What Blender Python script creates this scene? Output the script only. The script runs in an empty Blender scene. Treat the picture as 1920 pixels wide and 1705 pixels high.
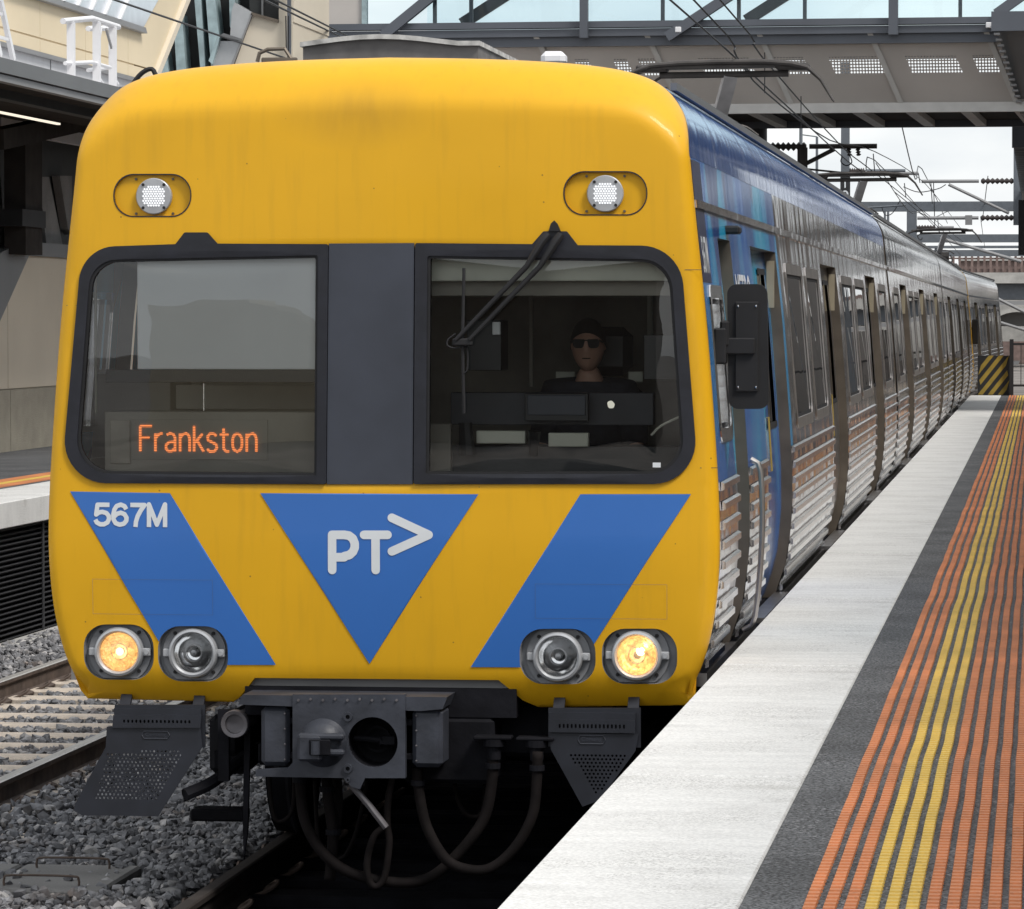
import bpy, math, random
import numpy as np
from mathutils import Vector, Matrix
from mathutils.geometry import delaunay_2d_cdt
random.seed(7); np.random.seed(7)
R = math.radians
scene = bpy.context.scene
COL = scene.collection

# ------------------------------------------------------------------ camera, sky, sun, exposure
FPX = 7900.0
CAM = Vector((2.95, -18.7, 2.59))
PITCH = math.atan(252.5 / FPX)
YAW = math.atan(990.0 / FPX * math.cos(PITCH))
cd = bpy.data.cameras.new('camera'); cam = bpy.data.objects.new('camera', cd); COL.objects.link(cam)
cd.sensor_width = 36.0; cd.lens = FPX / 1920 * 36.0; cd.clip_start = 0.5; cd.clip_end = 3000
cam.location = CAM; cam.rotation_euler = (math.pi / 2 - PITCH, 0, YAW)
scene.camera = cam
scene.view_settings.view_transform = 'Standard'; scene.view_settings.look = 'None'
scene.view_settings.gamma = 1; scene.view_settings.use_curve_mapping = False
scene.view_settings.exposure = 0.2
SUN_EL, SUN_AZ = R(52), R(126)      # azimuth measured from +Y towards +X
world = bpy.data.worlds.new('World'); scene.world = world; world.use_nodes = True
wn = world.node_tree; wn.nodes.clear()
sky = wn.nodes.new('ShaderNodeTexSky'); sky.sky_type = 'NISHITA'; sky.sun_disc = False
sky.sun_elevation = SUN_EL; sky.sun_rotation = SUN_AZ
skyv = wn.nodes.new('ShaderNodeVectorMath'); skyv.operation = 'SCALE'; skyv.inputs['Scale'].default_value = 0.10
tc = wn.nodes.new('ShaderNodeTexCoord'); mp = wn.nodes.new('ShaderNodeMapping'); mp.inputs['Scale'].default_value = (1, 1, 3.2)
nz = wn.nodes.new('ShaderNodeTexNoise'); nz.inputs['Scale'].default_value = 11; nz.inputs['Detail'].default_value = 8
cr = wn.nodes.new('ShaderNodeValToRGB'); cr.color_ramp.elements[0].position = .30; cr.color_ramp.elements[1].position = .72
cr.color_ramp.elements[0].color = (.68, .73, .78, 1); cr.color_ramp.elements[1].color = (1.02, 1.02, 1.01, 1)
mx = wn.nodes.new('ShaderNodeMix'); mx.data_type = 'RGBA'; mx.inputs['Factor'].default_value = .9
bg = wn.nodes.new('ShaderNodeBackground'); bg.inputs['Strength'].default_value = 1.0
wo = wn.nodes.new('ShaderNodeOutputWorld')
L = wn.links.new
L(sky.outputs[0], skyv.inputs[0]); L(tc.outputs['Generated'], mp.inputs[0]); L(mp.outputs[0], nz.inputs['Vector'])
L(nz.outputs['Fac'], cr.inputs[0]); L(skyv.outputs[0], mx.inputs['A']); L(cr.outputs[0], mx.inputs['B'])
L(mx.outputs['Result'], bg.inputs[0]); L(bg.outputs[0], wo.inputs[0])
sd = bpy.data.lights.new('sun', 'SUN'); sd.energy = 2.4; sd.angle = R(16); sd.color = (1, .96, .9)
sun = bpy.data.objects.new('sun', sd); COL.objects.link(sun)
sdir = Vector((math.sin(SUN_AZ) * math.cos(SUN_EL), math.cos(SUN_AZ) * math.cos(SUN_EL), math.sin(SUN_EL)))
sun.rotation_euler = sdir.to_track_quat('Z', 'Y').to_euler(); sun.location = (0, 0, 60)
scene.cycles.max_bounces = 7; scene.cycles.transparent_max_bounces = 12
scene.cycles.caustics_reflective = False; scene.cycles.caustics_refractive = False
scene.cycles.sample_clamp_indirect = 4

# ------------------------------------------------------------------ pixel -> point on a plane of the place
_RM = cam.rotation_euler.to_matrix()
def ray(px, py): return _RM @ Vector((px - 960, 852.5 - py, -FPX))
def atY(px, py, Y):
    r = ray(px, py); return CAM + r * ((Y - CAM.y) / r.y)
def atX(px, py, X):
    r = ray(px, py); return CAM + r * ((X - CAM.x) / r.x)
def fxz(pts, Y=0.0):
    out = []
    for p in pts:
        v = atY(p[0], p[1], Y); out.append((v.x, v.z) + tuple(p[2:]))
    return out

# ------------------------------------------------------------------ materials
M = {}
def mat(name, col, rough=.5, metal=0., var=.12, vs=5., bump=0., bs=40., stretch=(1, 1, 1), coat=0., fine=0., bd=5.):
    m = bpy.data.materials.new(name); m.use_nodes = True; n = m.node_tree; b = n.nodes['Principled BSDF']
    b.inputs['Roughness'].default_value = rough; b.inputs['Metallic'].default_value = metal
    if coat: b.inputs['Coat Weight'].default_value = coat; b.inputs['Coat Roughness'].default_value = .08
    t = n.nodes.new('ShaderNodeTexCoord'); mp = n.nodes.new('ShaderNodeMapping'); mp.inputs['Scale'].default_value = stretch
    n.links.new(t.outputs['Object'], mp.inputs[0])
    z = n.nodes.new('ShaderNodeTexNoise'); z.inputs['Scale'].default_value = vs; z.inputs['Detail'].default_value = 6
    n.links.new(mp.outputs[0], z.inputs['Vector'])
    r = n.nodes.new('ShaderNodeValToRGB'); r.color_ramp.elements[0].position = .3; r.color_ramp.elements[1].position = .7
    r.color_ramp.elements[0].color = tuple(c * (1 - var) for c in col) + (1,)
    r.color_ramp.elements[1].color = tuple(min(1, c * (1 + var)) for c in col) + (1,)
    n.links.new(z.outputs['Fac'], r.inputs[0]); last = r.outputs[0]
    if fine:
        z3 = n.nodes.new('ShaderNodeTexNoise'); z3.inputs['Scale'].default_value = 95; z3.inputs['Detail'].default_value = 3
        n.links.new(t.outputs['Object'], z3.inputs['Vector'])
        mr = n.nodes.new('ShaderNodeMapRange'); mr.inputs[1].default_value = .35; mr.inputs[2].default_value = .65
        mr.inputs[3].default_value = 1 - fine; mr.inputs[4].default_value = 1 + fine
        n.links.new(z3.outputs['Fac'], mr.inputs[0])
        vm = n.nodes.new('ShaderNodeVectorMath'); vm.operation = 'SCALE'
        n.links.new(last, vm.inputs[0]); n.links.new(mr.outputs[0], vm.inputs['Scale']); last = vm.outputs[0]
    n.links.new(last, b.inputs['Base Color'])
    if bump:
        z2 = n.nodes.new('ShaderNodeTexNoise'); z2.inputs['Scale'].default_value = bs; z2.inputs['Detail'].default_value = bd
        n.links.new(mp.outputs[0], z2.inputs['Vector'])
        bp = n.nodes.new('ShaderNodeBump'); bp.inputs['Strength'].default_value = bump; bp.inputs['Distance'].default_value = .01
        n.links.new(z2.outputs['Fac'], bp.inputs['Height']); n.links.new(bp.outputs[0], b.inputs['Normal'])
    M[name] = m; return m
def emis(name, col, s):
    m = mat(name, (.02, .02, .02), .5); b = m.node_tree.nodes['Principled BSDF']
    b.inputs['Emission Color'].default_value = (*col, 1); b.inputs['Emission Strength'].default_value = s; return m
def glassm(name, tint, rough=.0, ior=1.5):
    m = bpy.data.materials.new(name); m.use_nodes = True; n = m.node_tree; n.nodes.clear()
    o = n.nodes.new('ShaderNodeOutputMaterial'); mix = n.nodes.new('ShaderNodeMixShader')
    tr = n.nodes.new('ShaderNodeBsdfTransparent'); tr.inputs[0].default_value = (*tint, 1)
    gl = n.nodes.new('ShaderNodeBsdfGlossy'); gl.inputs['Roughness'].default_value = rough; gl.inputs[0].default_value = (1, 1, 1, 1)
    fr = n.nodes.new('ShaderNodeFresnel'); fr.inputs['IOR'].default_value = ior
    t = n.nodes.new('ShaderNodeTexCoord'); z = n.nodes.new('ShaderNodeTexNoise'); z.inputs['Scale'].default_value = 1.6
    bp = n.nodes.new('ShaderNodeBump'); bp.inputs['Strength'].default_value = .05; bp.inputs['Distance'].default_value = .02
    n.links.new(t.outputs['Object'], z.inputs['Vector']); n.links.new(z.outputs['Fac'], bp.inputs['Height'])
    n.links.new(bp.outputs[0], gl.inputs['Normal'])
    n.links.new(fr.outputs[0], mix.inputs[0]); n.links.new(tr.outputs[0], mix.inputs[1]); n.links.new(gl.outputs[0], mix.inputs[2])
    n.links.new(mix.outputs[0], o.inputs[0]); M[name] = m; return m

YEL = (.78, .415, .010)
mat('yellow', YEL, .5, 0, .05, 1.5, .03, 3, coat=.12)
# grime on the yellow front: soft vertical streaks, specks and one smudge high on the dome
def grime(m, amt=.35, smudge=False):
    n = m.node_tree; b = n.nodes['Principled BSDF']; src = b.inputs['Base Color'].links[0].from_socket
    t = n.nodes.new('ShaderNodeTexCoord'); mp = n.nodes.new('ShaderNodeMapping'); mp.inputs['Scale'].default_value = (9, 9, .9)
    n.links.new(t.outputs['Object'], mp.inputs[0])
    z = n.nodes.new('ShaderNodeTexNoise'); z.inputs['Scale'].default_value = 2.2; z.inputs['Detail'].default_value = 6
    n.links.new(mp.outputs[0], z.inputs['Vector'])
    r = n.nodes.new('ShaderNodeMapRange'); r.inputs[1].default_value = .52; r.inputs[2].default_value = .75; r.inputs[4].default_value = amt
    n.links.new(z.outputs['Fac'], r.inputs[0])
    v = n.nodes.new('ShaderNodeTexVoronoi'); v.inputs['Scale'].default_value = 9; n.links.new(t.outputs['Object'], v.inputs['Vector'])
    r2 = n.nodes.new('ShaderNodeMapRange'); r2.inputs[1].default_value = .028; r2.inputs[2].default_value = .045; r2.inputs[3].default_value = .8; r2.inputs[4].default_value = 0
    n.links.new(v.outputs['Distance'], r2.inputs[0])
    mxm = n.nodes.new('ShaderNodeMath'); mxm.operation = 'MAXIMUM'; n.links.new(r.outputs[0], mxm.inputs[0]); n.links.new(r2.outputs[0], mxm.inputs[1])
    last = mxm.outputs[0]
    if smudge:
        mp2 = n.nodes.new('ShaderNodeMapping'); mp2.inputs['Location'].default_value = (.32, 0, -8.75); mp2.inputs['Scale'].default_value = (2.2, 0, 2.45)
        mp2.inputs['Location'].default_value = (.25, 0, -3.53 * 5); mp2.inputs['Scale'].default_value = (2.4, 0, 5)
        n.links.new(t.outputs['Object'], mp2.inputs[0])
        ln = n.nodes.new('ShaderNodeVectorMath'); ln.operation = 'LENGTH'; n.links.new(mp2.outputs[0], ln.inputs[0])
        r3 = n.nodes.new('ShaderNodeMapRange'); r3.inputs[1].default_value = .1; r3.inputs[2].default_value = .95; r3.inputs[3].default_value = .5; r3.inputs[4].default_value = 0
        n.links.new(ln.outputs['Value'], r3.inputs[0])
        z4 = n.nodes.new('ShaderNodeTexNoise'); z4.inputs['Scale'].default_value = 5; z4.inputs['Detail'].default_value = 9; mp4 = n.nodes.new('ShaderNodeMapping'); mp4.inputs['Scale'].default_value = (3, 1, .8); n.links.new(t.outputs['Object'], mp4.inputs[0]); n.links.new(mp4.outputs[0], z4.inputs['Vector'])
        mm = n.nodes.new('ShaderNodeMath'); mm.operation = 'MULTIPLY'; n.links.new(r3.outputs[0], mm.inputs[0]); n.links.new(z4.outputs['Fac'], mm.inputs[1])
        m2 = n.nodes.new('ShaderNodeMath'); m2.operation = 'MAXIMUM'; n.links.new(last, m2.inputs[0]); n.links.new(mm.outputs[0], m2.inputs[1]); last = m2.outputs[0]
    mix = n.nodes.new('ShaderNodeMix'); mix.data_type = 'RGBA'; mix.inputs['B'].default_value = (.22, .12, .03, 1)
    n.links.new(last, mix.inputs['Factor']); n.links.new(src, mix.inputs['A']); n.links.new(mix.outputs['Result'], b.inputs['Base Color'])
grime(M['yellow'], .10, True); M['yellow'].node_tree.nodes['Principled BSDF'].inputs['Specular IOR Level'].default_value = .3
mat('decal_blue', (.036, .16, .52), .33, 0, .05, 1.5, coat=.3)
mat('decal_white', (.74, .77, .80), .4, 0, .04)
mat('frame_black', (.012, .013, .02), .42, 0, .3, 8, .1, 30)
mat('pillar_grey', (.044, .05, .068), .45, 0, .15, 3, .05, 20)
mat('seam', (.10, .13, .20), .5)
mat('rubber', (.012, .012, .014), .7, 0, .3)
mat('recess_grey', (.23, .235, .25), .5, 0, .15)
mat('lamp_metal', (.48, .49, .51), .35, .4, .2)
mat('chrome', (.75, .75, .75), .15, 1, .08, 10, .15, 14)
mat('reflector', (1, 1, 1), .14, 1, .05, 12, 1., 9, bd=1)
mat('coupler_grey', (.042, .046, .060), .5, .1, .35, 6, .15, 40)
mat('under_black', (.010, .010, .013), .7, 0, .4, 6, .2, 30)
mat('hose', (.010, .008, .008), .8, 0, .35, 12)
mat('bar_metal', (.16, .15, .16), .5, .5, .3, 12)
mat('bumper_grey', (.24, .24, .245), .5, 0, .12, 4)
mat('step_blue', (.016, .018, .026), .5, 0, .25, 8)
emis('led_white', (.95, .97, 1), 1.0)
emis('bulb_warm', (1, .62, .28), 14); emis('bulb_soft', (1, .7, .4), 2.5)
def lit_reflector(name, hot):      # glass-fronted reflector of a lit lamp: uneven warm glow from the filament
    m = mat(name, (.9, .75, .5), .25, .6, .1, 12, 1., 16); n = m.node_tree; b = n.nodes['Principled BSDF']
    t = n.nodes.new('ShaderNodeTexCoord'); z = n.nodes.new('ShaderNodeTexNoise'); z.inputs['Scale'].default_value = 38; z.inputs['Detail'].default_value = 4; z.inputs['Distortion'].default_value = 1.5
    n.links.new(t.outputs['Object'], z.inputs['Vector'])
    r = n.nodes.new('ShaderNodeMapRange'); r.inputs[1].default_value = .35; r.inputs[2].default_value = .7; r.inputs[3].default_value = .22 * hot; r.inputs[4].default_value = 1.25 * hot
    n.links.new(z.outputs['Fac'], r.inputs[0]); n.links.new(r.outputs[0], b.inputs['Emission Strength']); b.inputs['Emission Color'].default_value = (1, .52, .17, 1)
lit_reflector('reflector_lit', 1.0); lit_reflector('reflector_glow', .8)
emis('strip_light', (1, .90, .74), .95)
mat('interior_dark', (.34, .31, .26), .7, 0, .3, 3)
mat('interior_mid', (.30, .28, .24), .7, 0, .2, 2)
mat('interior_pale', (.68, .68, .58), .6, 0, .1, 3)
mat('blind', (.93, .95, .96), .5, 0, .05, 2)
mat('interior_jamb', (.36, .31, .22), .6)
mat('equipment', (.012, .013, .015), .45)
mat('skin', (.50, .29, .21), .5, 0, .06)
mat('hair', (.008, .006, .005), .8)
mat('shirt', (.022, .024, .034), .85, 0, .3, 20)
mat('lens_black', (.003, .003, .004), .35)
M['lens_black'].node_tree.nodes['Principled BSDF'].inputs['Specular IOR Level'].default_value = .1
glassm('glass', (.96, .98, .97), 0, 1.72)
glassm('car_glass', (.16, .17, .20), 0, 1.30)
glassm('lamp_glass', (.93, .93, .93), .02)
glassm('bridge_glass', (.93, .975, .985), 0, 1.3)
mat('steel', (.74, .70, .68), .09, 1, .14, 2, .8, 1.1, (1, 1.9, .55), bd=1.5)
mat('rib_steel', (.80, .77, .75), .16, 1, .12, 3)
mat('steel_door', (.46, .44, .43), .3, 1, .2, 4, .2, 3)
mat('steel_frame', (.50, .47, .45), .38, .9, .15, 4)
mat('seal_brown', (.14, .115, .09), .45, .4, .25, 5)
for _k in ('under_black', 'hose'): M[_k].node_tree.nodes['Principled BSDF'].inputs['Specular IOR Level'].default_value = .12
mat('roof_grey', (.20, .205, .215), .5, .2, .2, 2)
mat('roof_box', (.15, .14, .135), .6, 0, .3, 7, .1, 30)
mat('roof_edge', (.50, .49, .47), .7, 0, .4, 14)
mat('panto', (.075, .068, .065), .6, .3, .3)
mat('panto_arm', (.62, .61, .62), .45, .4, .15)
mat('ceramic', (.045, .035, .033), .4)
mat('wire', (.03, .03, .033), .5, .5, .1)
mat('coping_white', (.70, .695, .68), .8, 0, .06, 3, .15, 60, (.7, 3.5, 1), fine=.12)
mat('asphalt', (.088, .090, .094), .85, 0, .3, 1.2, .6, 110, fine=.95)
mat('tactile_orange', (.68, .25, .10), .65, 0, .2, 1.7, .1, 90, fine=.06)
mat('tactile_yellow', (.80, .54, .11), .65, 0, .16, 1.7, .1, 90, fine=.06)
mat('concrete', (.42, .41, .39), .85, 0, .18, 2, .2, 50, fine=.12)
mat('concrete_dark', (.19, .185, .18), .85, 0, .25, 2, .2, 50, fine=.12)
mat('sleeper', (.58, .50, .42), .85, 0, .16, 7, .25, 70, fine=.12)
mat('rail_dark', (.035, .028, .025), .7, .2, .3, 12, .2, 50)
mat('rail_side', (.12, .088, .072), .75, .2, .3, 12, .2, 50)
mat('rail_top', (.55, .52, .48), .38, .6, .2, 8, .0, 5, (8, .3, 1))
mat('ballast', (.27, .27, .275), .9, 0, .45, 14, .2, 60)
mat('ballast_bed', (.075, .073, .072), .95, 0, .6, 18, 1., 25)
mat('earth', (.20, .18, .165), .95, 0, .3, .4, .3, 3)
mat('wall_slat', (.05, .051, .055), .6, .1, .2)
mat('blocker_brown', (.075, .060, .05), .7, 0, .2)
mat('beige', (.72, .61, .43), .7, 0, .05, .7, .03, 8)
mat('beige_pale', (.64, .57, .46), .75, 0, .05, .8, .03, 8)
mat('roughcast', (.34, .31, .25), .9, 0, .12, 3, .8, 60, fine=.15)
mat('fascia', (.17, .175, .18), .5, .2, .08, 1)
mat('fascia_light', (.26, .26, .265), .5, .1, .08, 1)
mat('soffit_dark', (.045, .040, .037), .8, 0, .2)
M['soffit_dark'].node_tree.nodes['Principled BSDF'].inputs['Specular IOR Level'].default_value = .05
mat('dark_cladding', (.014, .016, .016), .6, 0, .3)
mat('teal_fin', (.36, .46, .48), .35, .2, .25, 5)
mat('silver_panel', (.42, .43, .44), .4, .3, .08)
mat('white_paint', (.80, .80, .82), .4, 0, .04)
mat('skylight', (.66, .69, .74), .2, .1, .05)
mat('roof_sheet', (.62, .62, .64), .5, .2, .06)
mat('bridge_beam', (.10, .11, .13), .5, .2, .1, 1)
mat('bridge_panel', (.50, .465, .435), .7, .1, .1, .7)
mat('bridge_rib', (.56, .55, .53), .6, .1, .08)
mat('gantry', (.14, .155, .175), .5, .2, .1)
mat('mast_dark', (.02, .02, .022), .6, 0, .2)
mat('brick_red', (.19, .135, .12), .85, 0, .3, 3)
mat('hazard_yellow', (.42, .29, .05), .7, 0, .2)
mat('pine', (.035, .05, .03), .8, 0, .4, 2)
mat('purple_reflect', (.10, .09, .28), .3, 0, .1)

def dot_material(name, base, hole_scale=.03):     # perforated sheet: round holes let the sky through
    m = mat(name, base, .7, .1, .1); n = m.node_tree; b = n.nodes['Principled BSDF']; out = n.nodes['Material Output']
    t = n.nodes.new('ShaderNodeTexCoord'); v = n.nodes.new('ShaderNodeTexVoronoi'); v.voronoi_dimensions = '2D'; v.inputs['Randomness'].default_value = 0
    sx = n.nodes.new('ShaderNodeSeparateXYZ'); cx = n.nodes.new('ShaderNodeCombineXYZ')
    n.links.new(t.outputs['Object'], sx.inputs[0]); n.links.new(sx.outputs['X'], cx.inputs['X']); n.links.new(sx.outputs['Z'], cx.inputs['Y'])
    v.inputs['Scale'].default_value = 1 / hole_scale; n.links.new(cx.outputs[0], v.inputs['Vector'])
    lt = n.nodes.new('ShaderNodeMath'); lt.operation = 'LESS_THAN'; lt.inputs[1].default_value = .33
    n.links.new(v.outputs['Distance'], lt.inputs[0])
    mix = n.nodes.new('ShaderNodeMixShader'); tr = n.nodes.new('ShaderNodeBsdfTransparent')
    n.links.new(lt.outputs[0], mix.inputs[0]); n.links.new(b.outputs[0], mix.inputs[1]); n.links.new(tr.outputs[0], mix.inputs[2])
    n.links.new(mix.outputs[0], out.inputs[0]); return m
dot_material('perforated', (.50, .465, .435), .05)

# vinyl wrap: facets of blue printed on the steel, by place along the body
def wrap_material():
    m = mat('wrap', (.03, .12, .36), .18, .05, .05, 2, .5, 1.3, (1, 2.2, .6), bd=1.5); n = m.node_tree; b = n.nodes['Principled BSDF']
    t = n.nodes.new('ShaderNodeTexCoord'); mp = n.nodes.new('ShaderNodeMapping'); mp.inputs['Scale'].default_value = (0, 1, .45); mp.inputs['Rotation'].default_value = (.5, 0, 0)
    n.links.new(t.outputs['Object'], mp.inputs[0])
    v = n.nodes.new('ShaderNodeTexVoronoi'); v.inputs['Scale'].default_value = 1.5; n.links.new(mp.outputs[0], v.inputs['Vector'])
    s = n.nodes.new('ShaderNodeSeparateColor'); n.links.new(v.outputs['Color'], s.inputs[0])
    r = n.nodes.new('ShaderNodeValToRGB'); r.color_ramp.interpolation = 'CONSTANT'
    cols = [(0, (.03, .12, .36)), (.25, (.03, .16, .50)), (.45, (.02, .30, .60)), (.62, (.05, .24, .55)), (.8, (.03, .08, .26)), (.9, (.03, .40, .66))]
    r.color_ramp.elements[0].position = 0; r.color_ramp.elements[0].color = (*cols[0][1], 1)
    r.color_ramp.elements[1].position = cols[1][0]; r.color_ramp.elements[1].color = (*cols[1][1], 1)
    for p, c in cols[2:]:
        e = r.color_ramp.elements.new(p); e.color = (*c, 1)
    n.links.new(s.outputs[0], r.inputs[0]); n.links.new(r.outputs[0], b.inputs['Base Color'])
wrap_material()
def speck(name, scale, lo, hi, col, fac, stretch=(1, 1, 1)):
    n = M[name].node_tree; b = n.nodes['Principled BSDF']; src = b.inputs['Base Color'].links[0].from_socket
    t = n.nodes.new('ShaderNodeTexCoord'); mp = n.nodes.new('ShaderNodeMapping'); mp.inputs['Scale'].default_value = stretch
    z = n.nodes.new('ShaderNodeTexNoise'); z.inputs['Scale'].default_value = scale; z.inputs['Detail'].default_value = 4
    zb = n.nodes.new('ShaderNodeTexNoise'); zb.inputs['Scale'].default_value = 2.2; zb.inputs['Detail'].default_value = 3
    r = n.nodes.new('ShaderNodeMapRange'); r.inputs[1].default_value = lo; r.inputs[2].default_value = hi; r.inputs[4].default_value = fac
    rb = n.nodes.new('ShaderNodeMapRange'); rb.inputs[1].default_value = .42; rb.inputs[2].default_value = .62
    mm = n.nodes.new('ShaderNodeMath'); mm.operation = 'MULTIPLY'
    mix = n.nodes.new('ShaderNodeMix'); mix.data_type = 'RGBA'; mix.inputs['B'].default_value = (*col, 1)
    k = n.links.new; k(t.outputs['Object'], mp.inputs[0]); k(mp.outputs[0], z.inputs['Vector']); k(t.outputs['Object'], zb.inputs['Vector'])
    k(z.outputs['Fac'], r.inputs[0]); k(zb.outputs['Fac'], rb.inputs[0]); k(r.outputs[0], mm.inputs[0]); k(rb.outputs[0], mm.inputs[1])
    k(mm.outputs[0], mix.inputs['Factor']); k(src, mix.inputs['A']); k(mix.outputs['Result'], b.inputs['Base Color'])
speck('coping_white', 120, .53, .60, (.36, .35, .34), .8); speck('coping_white', 26, .58, .66, (.45, .44, .42), .5, (.2, 4, 1))
speck('asphalt', 85, .57, .63, (.30, .30, .31), .9); speck('ballast', 3, .5, .7, (.20, .14, .10), .6); speck('coping_white', 4, .60, .72, (.42, .41, .38), .35); speck('tactile_orange', 40, .6, .72, (.30, .12, .06), .5); speck('tactile_yellow', 40, .6, .72, (.4, .27, .06), .5)
mat('wrap_navy', (.05, .055, .10), .3, .0, .1, 2, .3, 1.6)
mat('wrap_roof', (.035, .15, .52), .12, .2, .1, 2, 1., 1.3, (1, 2.6, .5), coat=.4, bd=1.5)

# ------------------------------------------------------------------ mesh helpers
class MB:
    def __init__(s): s.v = []; s.f = []
    def add(s, vs, fs):
        o = len(s.v); s.v += [tuple(v) for v in vs]; s.f += [tuple(i + o for i in f) for f in fs]; return s
    def box(s, x0, x1, y0, y1, z0, z1):
        return s.add([(x0, y0, z0), (x1, y0, z0), (x1, y1, z0), (x0, y1, z0), (x0, y0, z1), (x1, y0, z1), (x1, y1, z1), (x0, y1, z1)],
                     [(0, 3, 2, 1), (4, 5, 6, 7), (0, 1, 5, 4), (1, 2, 6, 5), (2, 3, 7, 6), (3, 0, 4, 7)])
    def bbox(s, x0, x1, y0, y1, z0, z1, b=.01):      # box with chamfered edges
        vs = []
        c = [(x0 + x1) / 2, (y0 + y1) / 2, (z0 + z1) / 2]; h = [(x1 - x0) / 2, (y1 - y0) / 2, (z1 - z0) / 2]
        idx = {}
        for sx in (-1, 1):
            for sy in (-1, 1):
                for sz in (-1, 1):
                    for a in range(3):
                        p = []
                        for k, sg in enumerate((sx, sy, sz)):
                            p.append(c[k] + sg * (h[k] - (0 if k == a else b)))
                        idx[(sx, sy, sz, a)] = len(vs); vs.append(p)
        fs = []
        def q(*k): fs.append(tuple(idx[i] for i in k))
        for a in range(3):
            o1, o2 = [k for k in range(3) if k != a]
            for sa in (-1, 1):
                ks = []
                for (s1, s2) in ((-1, -1), (1, -1), (1, 1), (-1, 1)):
                    g = [0, 0, 0]; g[a] = sa; g[o1] = s1; g[o2] = s2; ks.append((*g, a))
                q(*ks)
        for a in range(3):                     # chamfer along axis a
            o1, o2 = [k for k in range(3) if k != a]
            for s1 in (-1, 1):
                for s2 in (-1, 1):
                    def key(sa, n):
                        g = [0, 0, 0]; g[a] = sa; g[o1] = s1; g[o2] = s2; return (*g, n)
                    q(key(-1, o1), key(1, o1), key(1, o2), key(-1, o2))
        for sx in (-1, 1):
            for sy in (-1, 1):
                for sz in (-1, 1): q((sx, sy, sz, 0), (sx, sy, sz, 1), (sx, sy, sz, 2))
        return s.add(vs, fs)
    def obox(s, a, b, w, h):                     # bar from a to b with width w (horizontal) and height h
        a, b = Vector(a), Vector(b); d = (b - a).normalized()
        up = Vector((0, 0, 1)) if abs(d.z) < .95 else Vector((0, 1, 0))
        r = d.cross(up).normalized(); u = r.cross(d).normalized()
        vs = []
        for p in (a, b):
            for (i, j) in ((-1, -1), (1, -1), (1, 1), (-1, 1)): vs.append(p + r * (w / 2 * i) + u * (h / 2 * j))
        return s.add(vs, [(0, 1, 2, 3), (7, 6, 5, 4), (0, 4, 5, 1), (1, 5, 6, 2), (2, 6, 7, 3), (3, 7, 4, 0)])
    def tube(s, pts, r, n=8, smooth=0, cap=True):
        pts = [Vector(p) for p in pts]
        if smooth: pts = spline(pts, smooth)
        rs = r if isinstance(r, (list, tuple)) else [r] * len(pts)
        if len(rs) != len(pts): rs = [rs[0] + (rs[-1] - rs[0]) * i / (len(pts) - 1) for i in range(len(pts))]
        vs = []; fs = []; prev = None
        for i, p in enumerate(pts):
            d = (pts[min(i + 1, len(pts) - 1)] - pts[max(i - 1, 0)]).normalized()
            if prev is None:
                up = Vector((0, 0, 1)) if abs(d.z) < .9 else Vector((1, 0, 0)); u = d.cross(up).normalized()
            else:
                u = (prev - d * prev.dot(d)).normalized()
            prev = u; w = d.cross(u)
            for k in range(n):
                a = 2 * math.pi * k / n; vs.append(p + (u * math.cos(a) + w * math.sin(a)) * rs[i])
        for i in range(len(pts) - 1):
            for k in range(n):
                k2 = (k + 1) % n; fs.append((i * n + k, i * n + k2, (i + 1) * n + k2, (i + 1) * n + k))
        if cap: fs.append(tuple(range(n))[::-1]); fs.append(tuple((len(pts) - 1) * n + k for k in range(n)))
        return s.add(vs, fs)
    def lathe(s, prof, c, axis='y', n=32):       # prof = [(r, along)], about axis through c
        vs = []; fs = []
        for (r, h) in prof:
            for k in range(n):
                a = 2 * math.pi * k / n; p, q = r * math.cos(a), r * math.sin(a)
                vs.append({'y': (c[0] + p, c[1] + h, c[2] + q), 'x': (c[0] + h, c[1] + p, c[2] + q), 'z': (c[0] + p, c[1] + q, c[2] + h)}[axis])
        for i in range(len(prof) - 1):
            for k in range(n):
                k2 = (k + 1) % n; fs.append((i * n + k, i * n + k2, (i + 1) * n + k2, (i + 1) * n + k))
        return s.add(vs, fs)
    def prism(s, poly, a0, a1, axis='y'):        # poly in the other two axes (x,z)|(y,z)|(x,y)
        n = len(poly)
        def P(p, a): return {'y': (p[0], a, p[1]), 'x': (a, p[0], p[1]), 'z': (p[0], p[1], a)}[axis]
        vs = [P(p, a0) for p in poly] + [P(p, a1) for p in poly]
        fs = [tuple(range(n)), tuple(range(n, 2 * n))[::-1]] + [(i, i + n, (i + 1) % n + n, (i + 1) % n) for i in range(n)]
        return s.add(vs, fs)
def spline(P, n):
    out = []
    Q = [P[0] * 2 - P[1]] + P + [P[-1] * 2 - P[-2]]
    for i in range(1, len(Q) - 2):
        for k in range(n):
            t = k / n; a, b, c, d = Q[i - 1], Q[i], Q[i + 1], Q[i + 2]
            out.append(.5 * ((2 * b) + (c - a) * t + (2 * a - 5 * b + 4 * c - d) * t * t + (3 * b - a - 3 * c + d) * t ** 3))
    out.append(P[-1]); return out
def rootloc(o):
    v = Vector((0, 0, 0))
    while o is not None: v = v + o.location; o = o.parent
    return v
JOINED = {'led_cluster', 'underframe', 'ribbed_cladding', 'door_frame'}
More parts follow.
